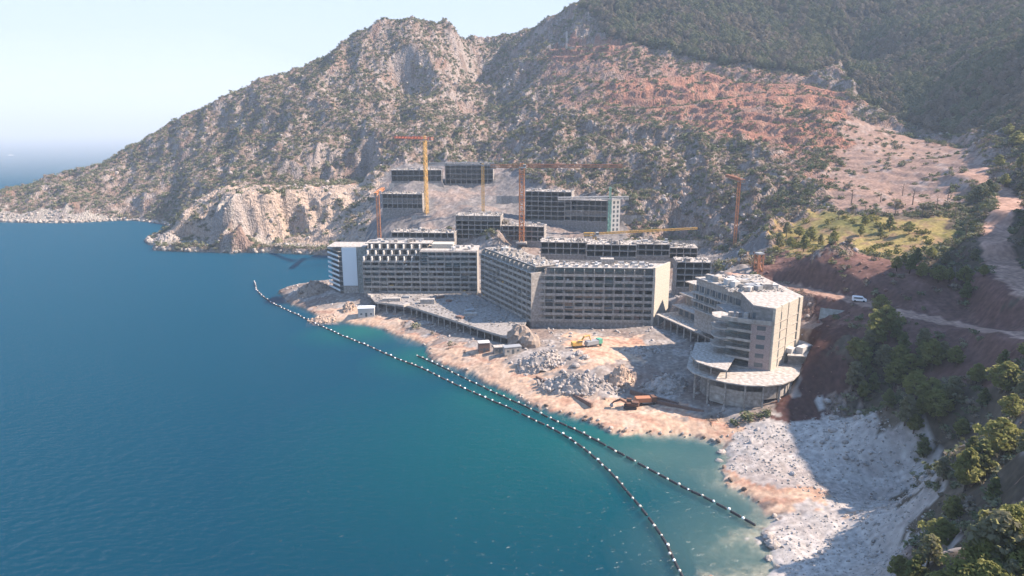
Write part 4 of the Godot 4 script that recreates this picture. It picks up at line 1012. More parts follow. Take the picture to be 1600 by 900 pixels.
func booms() -> void:
	boom("outer line of white buoys on black floats, sweeping out to the far point", [Vector3(-160.89, 0.00, -416.36), Vector3(-149.69, 0.00, -390.94), Vector3(-135.43, 0.00, -368.30), Vector3(-120.79, 0.00, -350.59), Vector3(-98.29, 0.00, -325.14), Vector3(-69.14, 0.00, -293.34), Vector3(-42.00, 0.00, -265.31), Vector3(-24.47, 0.00, -245.83), Vector3(-9.17, 0.00, -228.82), Vector3(2.17, 0.00, -215.94), Vector3(11.43, 0.00, -205.28), Vector3(19.69, 0.00, -193.33), Vector3(27.18, 0.00, -176.10), Vector3(32.77, 0.00, -157.10), Vector3(35.84, 0.00, -141.16), Vector3(37.25, 0.00, -130.40), Vector3(37.80, 0.00, -121.35)], 3.9, 3)
	boom("inner line of white buoys on black floats, ending at the quarry beach", [Vector3(-40.15, 0.00, -274.91), Vector3(-25.50, 0.00, -257.04), Vector3(-9.48, 0.00, -237.36), Vector3(6.60, 0.00, -218.62), Vector3(20.52, 0.00, -202.41), Vector3(30.76, 0.00, -188.23), Vector3(43.91, 0.00, -170.03), Vector3(52.88, 0.00, -158.62), Vector3(61.09, 0.00, -146.59)], 3.9, 4)

# ---------------------------------------------------------------- vehicles
func excavator(label: String, at: Vector3, turn: float, m: Material, low := false) -> void:
	var t := thing("excavator", label, "excavator", Vector3(at.x, ground(at.x, at.z), at.z), turn, "excavators on the site")
	for s in [-1.0, 1.0]:
		var b := MB.new()
		var ol := PackedVector2Array([Vector2(-2.2, 0.25), Vector2(-1.8, 0.0), Vector2(1.8, 0.0), Vector2(2.2, 0.25), Vector2(2.2, 0.7), Vector2(1.8, 0.95), Vector2(-1.8, 0.95), Vector2(-2.2, 0.7)])
		b.prism(ol, -0.35, 0.35)
		part("track", b.done(), M.rubber, t, Vector3(0, 0, s * 1.15), Basis(Vector3.RIGHT, -PI / 2) * Basis.from_scale(Vector3(1, 1, -1)) if false else Basis(Vector3(1, 0, 0), Vector3(0, 0, 1), Vector3(0, 1, 0)))
	box("undercarriage", M.steel_grey, t, Vector3(-1.4, 0.35, -0.85), Vector3(1.4, 1.0, 0.85))
	var hb := MB.new()
	hb.prism(PackedVector2Array([Vector2(-2.6, -1.2), Vector2(-2.9, -0.6), Vector2(-2.9, 0.6), Vector2(-2.6, 1.2), Vector2(1.3, 1.3), Vector2(1.3, -1.3)]), 1.0, 2.0)
	part("house", hb.done(), m, t)
	box("engine_cover", m, t, Vector3(-2.7, 2.0, -1.0), Vector3(-0.6, 2.45, 1.0))
	var cb := box("cab", m, t, Vector3(-0.3, 2.0, 0.2), Vector3(1.4, 3.1, 1.3))
	part("window", unit_box, M.dark_inside_glass, cb, Vector3(0.05, 0.12, 0), Basis.from_scale(Vector3(0.95, 0.55, 1.06)))
	var b2 := MB.new()
	if low:
		b2.tube([Vector3(1.2, 1.9, -0.3), Vector3(3.4, 2.9, -0.3), Vector3(5.4, 1.9, -0.3)], [0.36, 0.42, 0.28], 6)
	else:
		b2.tube([Vector3(1.2, 1.9, -0.3), Vector3(2.8, 4.2, -0.3), Vector3(5.0, 4.5, -0.3)], [0.36, 0.42, 0.28], 6)
	part("boom_arm", b2.done(), m, t)
	b2 = MB.new()
	if low: b2.tube([Vector3(5.4, 2.0, -0.3), Vector3(6.6, 0.7, -0.3)], [0.3, 0.2], 6)
	else: b2.tube([Vector3(4.8, 4.7, -0.3), Vector3(6.0, 1.6, -0.3)], [0.3, 0.2], 6)
	part("dipper_arm", b2.done(), m, t)
	var tip := Vector3(6.4, 0.5, -0.3) if low else Vector3(5.8, 1.2, -0.3)
	b2 = MB.new()
	b2.prism(PackedVector2Array([Vector2(-0.6, 0.5), Vector2(0.4, 0.6), Vector2(0.5, 0.0), Vector2(0.0, -0.45), Vector2(-0.7, -0.3)]), -0.6, 0.6)
	part("bucket", b2.done(), M.steel_grey, t, tip, Basis(Vector3(1, 0, 0), Vector3(0, 0, 1), Vector3(0, 1, 0)))

func truck(label: String, at: Vector3, turn: float, cab_m: Material, bed_m: Material) -> void:
	var t := thing("dump_truck", label, "truck", Vector3(at.x, ground(at.x, at.z), at.z), turn, "trucks on the site")
	box("chassis", M.steel_grey, t, Vector3(-3.6, 0.7, -0.9), Vector3(3.5, 1.1, 0.9))
	var cab := box("cab", cab_m, t, Vector3(2.0, 1.1, -1.2), Vector3(3.8, 3.0, 1.2))
	part("windscreen", unit_box, M.dark_inside_glass, cab, Vector3(0.02, 0.2, 0), Basis.from_scale(Vector3(1.0, 0.4, 0.88)))
	var b := MB.new()
	b.prism(PackedVector2Array([Vector2(-3.9, 1.2), Vector2(1.8, 1.2), Vector2(1.9, 2.7), Vector2(-3.4, 2.7)]), -1.25, 1.25)
	part("tipper_bed", b.done(), bed_m, t, Vector3.ZERO, Basis(Vector3(1, 0, 0), Vector3(0, 0, 1), Vector3(0, 1, 0)))
	var wheel := CylinderMesh.new()
	wheel.top_radius = 0.52; wheel.bottom_radius = 0.52; wheel.height = 0.4; wheel.radial_segments = 12
	for x in [-2.9, -1.6, 2.8]:
		for s in [-1.0, 1.0]:
			part("wheel", wheel, M.rubber, t, Vector3(x, 0.5, s * 1.05), Basis(Vector3.RIGHT, PI / 2))

func van(label: String, at: Vector3, turn: float) -> void:
	var t := thing("parked_van", label, "van", Vector3(at.x, ground(at.x, at.z) + 0.05, at.z), turn)
	var b := MB.new()
	b.prism(PackedVector2Array([Vector2(-2.4, 0.35), Vector2(2.4, 0.35), Vector2(2.5, 1.0), Vector2(1.9, 1.2), Vector2(1.1, 1.95), Vector2(-2.2, 2.0), Vector2(-2.4, 1.6)]), -0.95, 0.95)
	part("body", b.done(), M.white_paint, t, Vector3.ZERO, Basis(Vector3(1, 0, 0), Vector3(0, 0, 1), Vector3(0, 1, 0)))
	box("side_window", M.dark_inside_glass, t, Vector3(-1.9, 1.2, -0.97), Vector3(1.1, 1.75, 0.97))
	var wheel := CylinderMesh.new()
	wheel.top_radius = 0.36; wheel.bottom_radius = 0.36; wheel.height = 0.24; wheel.radial_segments = 12
	for x in [-1.5, 1.5]:
		for s in [-1.0, 1.0]:
			part("wheel", wheel, M.rubber, t, Vector3(x, 0.36, s * 0.86), Basis(Vector3.RIGHT, PI / 2))

func hut(called: String, label: String, at: Vector3, turn: float, size: Vector3, wall: Material, roof: Material, category := "hut") -> void:
	var t := thing(called, label, category, Vector3(at.x, ground(at.x, at.z) - 0.1, at.z), turn)
	box("wall", wall, t, Vector3(-size.x / 2, -0.4, -size.z / 2), Vector3(size.x / 2, size.y, size.z / 2))
	box("roof", roof, t, Vector3(-size.x / 2 - 0.15, size.y, -size.z / 2 - 0.15), Vector3(size.x / 2 + 0.15, size.y + 0.22, size.z / 2 + 0.15))
	box("door", M.dark_inside_glass, t, Vector3(-0.5, 0, size.z / 2 - 0.1), Vector3(0.5, 2.0, size.z / 2 + 0.04))
	for s in [-1.0, 1.0]:
		box("window", M.dark_inside_glass, t, Vector3(s * size.x * 0.3 - 0.5, 1.0, size.z / 2 - 0.1), Vector3(s * size.x * 0.3 + 0.5, 1.8, size.z / 2 + 0.04))

# ---------------------------------------------------------------- rocks
func rock_mesh(seed_n: int, rough: float, squash := 0.7, rings := 10) -> ArrayMesh:
	var n := noise(seed_n, 0.9, 4, FastNoiseLite.TYPE_SIMPLEX, FastNoiseLite.FRACTAL_RIDGED)
	var b := MB.new()
	var rows := []
	for j in rings + 1:
		var row := []
		var th := PI * j / rings
		for i in rings * 2:
			var ph := TAU * i / (rings * 2)
			var d := Vector3(sin(th) * cos(ph), cos(th), sin(th) * sin(ph))
			var q := d * 1.3
			row.append(Vector3(d.x, d.y * squash, d.z) * (1.0 + rough * n.get_noise_3dv(q) + 0.12 * n.get_noise_3dv(q * 3.1)))
		rows.append(row)
	for j in rings:
		for i in rings * 2:
			var i2 := (i + 1) % (rings * 2)
			b.quad(rows[j][i], rows[j][i2], rows[j + 1][i2], rows[j + 1][i])
	return b.done()

var rocks := []
func boulder(label: String, at: Vector3, size: Vector3, turn: float, m: Material, k: int, group := "", called := "boulder") -> void:
	var o := MeshInstance3D.new()
	o.name = numbered(called)
	o.mesh = rocks[k % rocks.size()]
	o.material_override = m
	o.transform = Transform3D(Basis(Vector3.UP, turn) * Basis.from_scale(size), Vector3(at.x, ground(at.x, at.z) + size.y * 0.2, at.z))
	tag(o, label, "boulder" if called == "boulder" else "rubble mound", group)
	add_child(o)

func mound(label: String, at: Vector3, size: Vector3, turn: float, m: Material, seed_n: int) -> void:
	# a heap: uneven ground core with broken blocks of every size lying on it
	var t := thing("rubble_mound", label, "rubble mound", Vector3(at.x, ground(at.x, at.z) - 0.3, at.z), turn)
	var n := noise(seed_n, 0.22, 4, FastNoiseLite.TYPE_SIMPLEX, FastNoiseLite.FRACTAL_RIDGED)
	var r := RandomNumberGenerator.new()
	r.seed = seed_n
	var hgt := func(x: float, z: float) -> float:
		var q := sqrt(x * x / (size.x * size.x) + z * z / (size.z * size.z)) + n.get_noise_2d(x * 0.6, z * 0.6) * 0.16
		return size.y * clampf(1.15 - pow(q, 1.6) * 1.3, -1.2, 1.0) * (0.86 + 0.2 * n.get_noise_2d(x, z)) + 0.35 * n.get_noise_2d(x * 3.0, z * 3.0)
	var b := MB.new()
	var k := 30
	for j in k:
		for i in k:
			var c := []
			for e in [[0, 0], [1, 0], [1, 1], [0, 1]]:
				var x: float = ((i + e[0]) / float(k) * 2.0 - 1.0) * size.x * 1.08
				var z: float = ((j + e[1]) / float(k) * 2.0 - 1.0) * size.z * 1.08
				c.append(Vector3(x, hgt.call(x, z), z))
			b.quad(c[0], c[1], c[2], c[3])
	part("heap", b.done(), m, t)
	var list := []
	var mm := MultiMesh.new()
	mm.transform_format = MultiMesh.TRANSFORM_3D
	mm.use_colors = true
	mm.mesh = rocks[3 + seed_n % 3]
	for i in int(size.x * size.z * 5.5):
		var x := r.randf_range(-1.1, 1.1) * size.x
		var z := r.randf_range(-1.1, 1.1) * size.z
		if x * x / (size.x * size.x) + z * z / (size.z * size.z) > 1.2: continue
		var s := 0.12 + 0.55 * pow(r.randf(), 3.0)
		list.append(Transform3D(Basis.from_euler(Vector3(r.randf() * 3, r.randf() * TAU, r.randf() * 3)) * Basis.from_scale(Vector3(s * 1.3, s, s)), Vector3(x, maxf(hgt.call(x, z), 0.2) + 0.15 * s, z)))
	mm.instance_count = list.size()
	var base: Color = m.albedo_color.srgb_to_linear()
	for i in list.size():
		mm.set_instance_transform(i, list[i])
		var f := 0.5 + 0.65 * r.randf()
		mm.set_instance_color(i, Color(base.r * f, base.g * f, base.b * f))
	var o := MultiMeshInstance3D.new()
	o.name = "stones"
	o.multimesh = mm
	o.material_override = M.rock_tinted
	o.set_meta("kind", "stuff")
	t.add_child(o, true)

func scatter(called: String, label: String, category: String, mesh: Mesh, m: Material, list: Array, cols: PackedColorArray) -> void:
	var mm := MultiMesh.new()
	mm.transform_format = MultiMesh.TRANSFORM_3D
	mm.use_colors = true
	mm.mesh = mesh
	mm.instance_count = list.size()
	for i in list.size():
		mm.set_instance_transform(i, list[i])
		mm.set_instance_color(i, cols[i])
	var o := MultiMeshInstance3D.new()
	o.name = numbered(called)
	o.multimesh = mm
	o.material_override = m
	tag(o, label, category, "", "stuff")
	add_child(o)

# ---------------------------------------------------------------- plants
class Leaves:
	var v := PackedVector3Array()
	var n := PackedVector3Array()
	var r := RandomNumberGenerator.new()
	func clump(c: Vector3, rad: Vector3, count: int, size: float) -> void:
		for i in count:
			var d := Vector3(r.randfn(), r.randfn(), r.randfn()).normalized()
			var p := c + d * rad * pow(r.randf(), 0.3)
			var nn := (d + Vector3(r.randfn(), r.randfn() + 0.5, r.randfn()) * 0.45).normalized()
			var t := nn.cross(Vector3(r.randfn(), r.randfn(), r.randfn())).normalized()
			var u := nn.cross(t)
			var s := size * (0.6 + r.randf() * 0.8)
			var a := p + t * s; var b := p + u * s * 0.6; var e := p - t * s; var f := p - u * s * 0.6
			v.append_array(PackedVector3Array([a, e, b, a, f, e]))
			for k in 6: n.append(nn)
	func mesh() -> ArrayMesh:
		var arr := []
		arr.resize(Mesh.ARRAY_MAX)
		arr[Mesh.ARRAY_VERTEX] = v
		arr[Mesh.ARRAY_NORMAL] = n
		var m := ArrayMesh.new()
		m.add_surface_from_arrays(Mesh.PRIMITIVE_TRIANGLES, arr)
		return m

func bush_mesh(s: int, count: int, size: float) -> ArrayMesh:
	var l := Leaves.new()
	l.r.seed = s
	for i in 5:
		l.clump(Vector3(l.r.randf_range(-0.5, 0.5), 0.25 + l.r.randf() * 0.5, l.r.randf_range(-0.5, 0.5)), Vector3(0.55, 0.42, 0.55), count / 5, size)
	return l.mesh()

# a tree of unit height: tapered trunk with limbs, and a crown of leaf clumps
func tree_parts(s: int, conic: float, clumps: int, per: int, leaf: float, spread: float) -> Array:
	var l := Leaves.new()
	l.r.seed = s
	var b := MB.new(true)
	var lean := Vector3(l.r.randf_range(-0.06, 0.06), 0, l.r.randf_range(-0.06, 0.06))
	b.tube([Vector3.ZERO, Vector3(0, 0.3, 0) + lean * 0.4, Vector3(0, 0.65, 0) + lean, Vector3(0, 0.93, 0) + lean * 1.2], [0.03, 0.024, 0.015, 0.004], 6)
	for i in clumps:
		var u := (i + 0.5) / clumps
		var y := 0.26 + 0.7 * u
		var prof := lerpf(sin(PI * clampf(0.12 + u * 0.86, 0, 1)), 1.05 - u, conic)
		var a := i * 2.4 + l.r.randf() * 0.9
		var rr := spread * prof * (0.45 + 0.55 * l.r.randf())
		var c := Vector3(cos(a) * rr, y, sin(a) * rr) + lean
		l.clump(c, Vector3(1, 0.62, 1) * spread * (0.30 + 0.16 * l.r.randf()) * (0.55 + 0.6 * prof), per, leaf)
		if i % 2 == 0: b.tube([Vector3(0, y - 0.12, 0) + lean, c], [0.010, 0.004], 4)
	return [b.done(), l.mesh()]

var tree_kinds := []
func tree(label: String, at: Vector3, h: float, k: int, m: Material, group: String, category := "tree", called := "tree") -> void:
	var y := ground(at.x, at.z)
	var t := thing(called, label, category, Vector3(at.x, y - 0.2, at.z), rng.randf() * TAU, group)
	t.scale = Vector3(h * rng.randf_range(0.85, 1.2), h, h * rng.randf_range(0.85, 1.2))
	part("trunk", tree_kinds[k][0], M.bark, t)
	part("crown", tree_kinds[k][1], m, t)

func in_view(p: Vector3, margin := 0.06) -> bool:
	var d := p - Vector3(0, CAM_HEIGHT, 0)
	var f := Basis(Vector3.RIGHT, deg_to_rad(-13.39)).inverse() * d
	if f.z > -1.0: return false
	return absf(f.x / -f.z) < 0.75 + margin and absf(f.y / -f.z) < 0.4217 + margin

func vegetation() -> void:
	for q in [[41, 0.35, 24, 46, 0.046, 0.34], [42, 0.75, 22, 46, 0.044, 0.27], [43, 0.15, 26, 46, 0.048, 0.40], [44, 0.5, 24, 46, 0.044, 0.32]]:
		tree_kinds.append(tree_parts(q[0], q[1], q[2], q[3], q[4], q[5]))
	for q in [[45, 0.05, 44, 90, 0.030, 0.46], [46, 0.2, 44, 90, 0.030, 0.42]]:
		tree_kinds.append(tree_parts(q[0], q[1], q[2], q[3], q[4], q[5]))
	var A := [Vector3(113.48, 18.86, -214.52), Vector3(114.05, 13.50, -208.04), Vector3(119.88, 22.96, -215.58), Vector3(119.34, 17.14, -207.14), Vector3(119.00, 12.51, -199.72), Vector3(124.40, 21.79, -206.26), Vector3(122.84, 17.13, -198.78), Vector3(109.32, 8.92, -205.74), Vector3(110.96, 7.06, -202.37), Vector3(125.99, 25.75, -213.84), Vector3(124.37, 26.76, -219.76), Vector3(129.04, 25.57, -204.61), Vector3(127.03, 21.61, -195.24), Vector3(114.37, 9.48, -202.84), Vector3(114.23, 18.10, -180.56), Vector3(130.33, 25.17, -196.73), Vector3(130.58, 24.87, -190.28), Vector3(107.38, 15.72, -182.45), Vector3(113.80, 16.57, -211.61), Vector3(117.32, 20.28, -213.66), Vector3(122.40, 18.44, -203.67), Vector3(126.24, 21.81, -200.29)]
	for i in A.size(): tree("dark green tree in the shaded grove below the dirt road", A[i], rng.randf_range(6.5, 10.5), i % 4, [M.leaf_broad, M.leaf_pine, M.leaf_broad, M.leaf_grey][i % 4], "trees of the shaded grove below the road")
	var B := [Vector3(109.78, 10.59, -172.56), Vector3(109.89, 6.91, -166.78), Vector3(114.99, 14.66, -171.98), Vector3(118.47, 18.28, -172.26), Vector3(115.88, 13.83, -162.25), Vector3(120.73, 20.35, -163.62), Vector3(122.85, 23.61, -160.30), Vector3(122.27, 25.32, -152.74), Vector3(124.17, 24.40, -171.82), Vector3(127.28, 28.38, -167.35), Vector3(129.44, 31.09, -163.14), Vector3(92.94, 18.44, -133.47), Vector3(89.17, 20.98, -121.71), Vector3(93.16, 24.36, -123.16), Vector3(98.34, 28.21, -125.65), Vector3(95.13, 30.85, -116.47), Vector3(82.58, 21.12, -114.83), Vector3(83.10, 30.44, -106.15), Vector3(114.73, 16.68, -175.86), Vector3(108.81, 12.67, -175.40), Vector3(112.26, 13.96, -174.30), Vector3(96.20, 23.80, -130.62), Vector3(105.12, 29.82, -133.25)]
	for i in B.size(): tree("dark tree on the shaded slope right of the white quarry floor", B[i], rng.randf_range(5.5, 9.5), i % 4, [M.leaf_broad, M.leaf_pine, M.leaf_broad, M.leaf_grey][i % 4], "trees on the slope right of the quarry")
	var C := [Vector3(68.75, 15.12, -106.25), Vector3(52.79, 36.39, -77.96), Vector3(72.35, 23.77, -101.84), Vector3(54.93, 37.77, -79.35)]
	for i in C.size(): tree("dark bushy tree at the quarry edge beside the sunlit treetops", C[i], rng.randf_range(4.5, 6.0), i % 4, [M.leaf_broad, M.leaf_pine, M.leaf_broad, M.leaf_grey][i % 4], "bushy trees at the quarry edge")
	var S := [Vector3(52.38, 36.29, -71.77), Vector3(54.01, 38.57, -70.95), Vector3(55.84, 40.76, -70.98), Vector3(57.62, 42.43, -71.08), Vector3(59.76, 43.89, -72.08), Vector3(61.97, 44.82, -73.01), Vector3(54.98, 39.42, -68.26), Vector3(56.75, 41.29, -67.53), Vector3(58.62, 43.04, -67.99), Vector3(60.73, 44.59, -68.73), Vector3(52.88, 36.65, -68.97), Vector3(54.71, 38.69, -65.56), Vector3(58.15, 42.29, -65.24), Vector3(56.14, 40.11, -63.91)]
	for i in S.size(): tree("sunlit yellow green treetop in the bottom right corner", S[i], rng.randf_range(6.0, 8.6), [4, 0, 5, 3, 4, 2][i % 6], [M.leaf_broad, M.leaf_pine, M.leaf_broad, M.leaf_grey][i % 4], "sunlit treetops in the corner")
	var E := [Vector3(149.35, 38.82, -259.64), Vector3(151.95, 38.73, -255.42), Vector3(154.65, 38.35, -251.55), Vector3(159.37, 39.09, -251.53), Vector3(162.10, 37.20, -246.93), Vector3(159.53, 39.82, -264.60), Vector3(185.84, 34.55, -298.24), Vector3(187.98, 33.32, -290.32), Vector3(165.70, 36.22, -244.89), Vector3(155.77, 40.03, -266.08), Vector3(158.42, 37.30, -247.55), Vector3(192.46, 31.11, -280.03), Vector3(167.35, 33.89, -236.90), Vector3(160.82, 31.98, -235.19)]
	for i in E.size(): tree("dark tree in the clump on the slope above the van", E[i], rng.randf_range(4.5, 8.0), i % 4, [M.leaf_broad, M.leaf_pine, M.leaf_broad, M.leaf_grey][i % 4], "trees of the clump above the van")
	var G := [Vector3(141.94, 33.42, -343.24), Vector3(141.37, 34.55, -326.38), Vector3(154.13, 36.44, -348.83), Vector3(154.91, 36.22, -338.52), Vector3(178.26, 40.27, -345.71), Vector3(184.92, 40.03, -339.04), Vector3(197.32, 41.75, -336.39), Vector3(137.66, 31.91, -347.93), Vector3(157.10, 36.31, -330.65), Vector3(192.71, 42.25, -345.70), Vector3(152.88, 36.57, -360.39), Vector3(149.11, 35.35, -367.91), Vector3(186.56, 43.71, -358.49)]
	for i in G.size(): tree("olive green tree on the yellow grass strip", G[i], rng.randf_range(5.0, 9.0), i % 4, [M.leaf_broad, M.leaf_pine, M.leaf_broad, M.leaf_grey][i % 4], "trees on the yellow grass strip")
	tree("single light green tree beside the dirt road near the van", Vector3(130.46, 29.78, -232.89), 7.0, 2, M.leaf_broad, "", "tree")
	var K := [Vector3(283.07, 60.67, -395.04), Vector3(294.50, 66.42, -401.05), Vector3(315.21, 75.79, -437.53), Vector3(281.49, 59.49, -376.51), Vector3(297.81, 69.84, -423.80), Vector3(324.26, 80.73, -443.41), Vector3(328.65, 83.04, -462.28)]
	for i in K.size(): tree("grey green tree beside the bend of the upper dirt road", K[i], rng.randf_range(8.0, 12.0), i % 4, [M.leaf_broad, M.leaf_pine, M.leaf_broad, M.leaf_grey][i % 4], "trees beside the upper road")
	# bare burnt trunks on the dry slope
	var b := MB.new()
	b.tube([Vector3.ZERO, Vector3(0.02, 0.5, 0), Vector3(0, 1, 0.03)], [0.035, 0.025, 0.008], 5)
	for i in 9:
		var a := i * 2.3
		var y := 0.35 + i * 0.065
		b.tube([Vector3(0, y, 0), Vector3(cos(a) * 0.2, y + 0.13, sin(a) * 0.2)], [0.012, 0.004], 4)
	var bare := b.done()
	for p in [Vector3(197.38, 48.39, -381.10), Vector3(211.96, 51.25, -393.91), Vector3(206.24, 46.69, -366.77), Vector3(224.15, 49.99, -382.65), Vector3(216.93, 45.87, -360.08), Vector3(230.40, 47.94, -370.53), Vector3(197.53, 50.77, -398.26), Vector3(240.93, 53.12, -423.24), Vector3(246.84, 51.21, -387.72), Vector3(126.15, 38.89, -282.28), Vector3(177.75, 44.48, -370.25), Vector3(202.35, 39.44, -301.59), Vector3(229.79, 45.11, -353.40)]:
		var t := thing("bare_tree", "bare dark dead tree on the brown slope above the yellow grass", "dead tree", Vector3(p.x, ground(p.x, p.z) - 0.2, p.z), rng.randf() * TAU, "dead trees on the brown slope")
		t.scale = Vector3.ONE * rng.randf_range(6.0, 9.5)
		part("trunk", bare, M.bark, t)
	# scrub, undergrowth and far forest
	var bushes := [bush_mesh(51, 60, 0.22), bush_mesh(52, 60, 0.22), bush_mesh(53, 70, 0.2)]
	var lists := [[], [], []]
	var cols := [PackedColorArray(), PackedColorArray(), PackedColorArray()]
	var forest := [[], []]
	var fcols := [PackedColorArray(), PackedColorArray()]
	var stones := []
	var scols := PackedColorArray()
	var dens := noise(61, 0.02, 4)
	var dens2 := noise(62, 0.08, 2)
	var r := RandomNumberGenerator.new()
	r.seed = 99
	for i in 150000:
		var D := sqrt(lerpf(95.0 * 95.0, 1060.0 * 1060.0, r.randf()))
		var x := D * r.randf_range(-0.80, 0.80)
		var z := -D
		if x > 560 or x < -880: continue
		var h := ground(x, z)
		if h < 1.2: continue
		if not in_view(Vector3(x, h, z)): continue
		var zn := zone_at(x, z)
		var dn := dens.get_noise_2d(x, z) + 0.5 * dens2.get_noise_2d(x, z)
		var nr := slope(x, z)
		var pr := 0.0
		match zn:
			0: pr = (0.78 if x < -100.0 else 0.64) + dn * 0.9 - smoothstep(0.30, 0.60, 1.0 - nr.y) * 0.35
			7: pr = 1.0 if D < 380 else 0.62 + dn * 0.8
			10: pr = 0.2 + dn * 0.7
			12: pr = 0.34 + dn * 0.7
			1: pr = 0.14 + dn * 0.5
			4: pr = 0.10 + dn * 0.3
			11: pr = 0.12 + dn * 0.4
			13: pr = 0.05
			14: pr = 0.07 + dn * 0.25
		if r.randf() < pr:
			if zn == 7 and D > 380:
				var s := r.randf_range(6.0, 10.0)
				var kk := r.randi() % 2
				forest[kk].append(Transform3D(Basis(Vector3.UP, r.randf() * TAU) * Basis.from_scale(Vector3(s, s, s)), Vector3(x, h - 0.4, z)))
				var f := r.randf()
				fcols[kk].append(Color(0.095, 0.115, 0.062).lerp(Color(0.205, 0.195, 0.125), f) if dn > 0.02 else Color(0.25, 0.205, 0.165).lerp(Color(0.15, 0.13, 0.098), f))
			else:
				var s := r.randf_range(0.9, 2.7) * (0.8 if D < 300 else 1.0)
				if r.randf() < 0.08: s *= 1.6
				var kk := r.randi() % 3
				lists[kk].append(Transform3D(Basis(Vector3.UP, r.randf() * TAU) * Basis.from_scale(Vector3(s * r.randf_range(0.8, 1.3), s * r.randf_range(0.7, 1.2), s * r.randf_range(0.8, 1.3))), Vector3(x, h - 0.15 * s, z)))
				var f := r.randf()
				var c := Color(0.095, 0.115, 0.062).lerp(Color(0.205, 0.195, 0.125), f)
				if r.randf() < 0.28: c = Color(0.25, 0.205, 0.165).lerp(Color(0.15, 0.13, 0.098), f)
				if zn == 4: c = Color(0.22, 0.19, 0.06).lerp(Color(0.10, 0.11, 0.04), f)
				cols[kk].append(c)
		elif (zn == 0 or zn == 10 or zn == 13) and r.randf() < 0.2:
			var s := 0.35 + 0.95 * pow(r.randf(), 2.0) + (0.9 if r.randf() < 0.04 else 0.0)
			stones.append(Transform3D(Basis.from_euler(Vector3(r.randf() * 0.6, r.randf() * TAU, r.randf() * 0.6)) * Basis.from_scale(Vector3(s, s * r.randf_range(0.7, 1.6), s)), Vector3(x, h + 0.1 * s, z)))
			var f := 0.85 + 0.3 * r.randf()
			scols.append(Color(0.40 * f, 0.345 * f, 0.31 * f))
	print("scrub ", lists[0].size() * 3, " forest ", forest[0].size() * 2, " stones ", stones.size())
	for k in 3: scatter("hillside_scrub", "low grey green scrub scattered over the rocky hillsides", "scrub", bushes[k], M.leaf_tinted, lists[k], cols[k])
	for k in 2: scatter("far_forest", "dense hazy woodland on the upper right mountainside", "woodland", tree_kinds[k * 2][1], M.leaf_tinted, forest[k], fcols[k])
	scatter("limestone_outcrops", "pale limestone outcrops between the hillside scrub", "rocks", rocks[5], M.rock_tinted, stones, scols)

func shore_rocks() -> void:
	var list := []
	var cols := PackedColorArray()
	var r := RandomNumberGenerator.new()
	r.seed = 123
	# along the water line: try points near the shore and keep those at the right height
	for i in 150000:
		var D := sqrt(lerpf(125.0 * 125.0, 720.0 * 720.0, r.randf()))
		var x := D * r.randf_range(-0.8, 0.6)
		var z := -D
		var h := ground(x, z)
		if h < -0.25 or h > (1.6 if x < -150.0 else 0.55): continue
		if not in_view(Vector3(x, h, z)): continue
		var far := x < -150.0
		if r.randf() > (0.9 if far else (0.7 if x > 0.0 and x < 66.0 and z < -190.0 else 0.12)): continue
		var s := r.randf_range(0.25, 0.75) * (2.4 if far else 1.0)
		list.append(Transform3D(Basis.from_euler(Vector3(r.randf(), r.randf() * TAU, r.randf())) * Basis.from_scale(Vector3(s * 1.2, s, s)), Vector3(x, h + 0.1 * s, z)))
		var f := 0.7 + 0.5 * r.randf()
		cols.append(Color(0.42 * f, 0.36 * f, 0.31 * f) if far or r.randf() < 0.5 else Color(0.24 * f, 0.17 * f, 0.13 * f))
	print("shore rocks ", list.size())
	scatter("shore_rocks", "loose rocks along the water line of the bay", "rocks", rocks[4], M.rock_tinted, list, cols)
	# rubble over the building site
	list = []
	cols = PackedColorArray()
	for i in 26000:
		var D := sqrt(lerpf(130.0 * 130.0, 440.0 * 440.0, r.randf()))
		var x := D * r.randf_range(-0.35, 0.62)
		var z := -D
		var zn := zone_at(x, z)
		var pr := 0.0
		if zn == 6: pr = 0.3
		elif zn == 3: pr = 0.05 + 2.4 * smoothstep(0.03, 0.25, 1.0 - slope(x, z).y)
		elif zn == 5 or zn == 11: pr = 0.16
		elif zn == 2: pr = 0.0
		elif zn == 9: pr = 0.3
		if r.randf() > pr: continue
		var h := ground(x, z)
		if h < 1.0 or not in_view(Vector3(x, h, z)): continue
		var s := 0.13 + 0.6 * pow(r.randf(), 3.0)
		list.append(Transform3D(Basis.from_euler(Vector3(r.randf(), r.randf() * TAU, r.randf())) * Basis.from_scale(Vector3(s * 1.3, s, s)), Vector3(x, h + 0.1 * s, z)))
		var f := 0.7 + 0.5 * r.randf()
		cols.append(Color(0.44 * f, 0.40 * f, 0.37 * f) if zn != 5 and zn != 11 else Color(0.20 * f, 0.11 * f, 0.09 * f))
	for i in 11000:
		var x := r.randf_range(42.0, 118.0)
		var z := r.randf_range(-206.0, -96.0)
		if zone_at(x, z) != 3: continue
		var h := ground(x, z)
		if h < 0.6: continue
		var s := 0.07 + 0.26 * pow(r.randf(), 4.0)
		list.append(Transform3D(Basis.from_euler(Vector3(r.randf(), r.randf() * TAU, r.randf())) * Basis.from_scale(Vector3(s * 1.3, s, s)), Vector3(x, h + 0.1 * s, z)))
		var f := 0.6 + 0.6 * r.randf()
		cols.append(Color(0.46 * f, 0.42 * f, 0.385 * f))
	print("rubble ", list.size())
	scatter("site_rubble", "broken stone rubble strewn over the building site", "rubble", rocks[3], M.rock_tinted, list, cols)

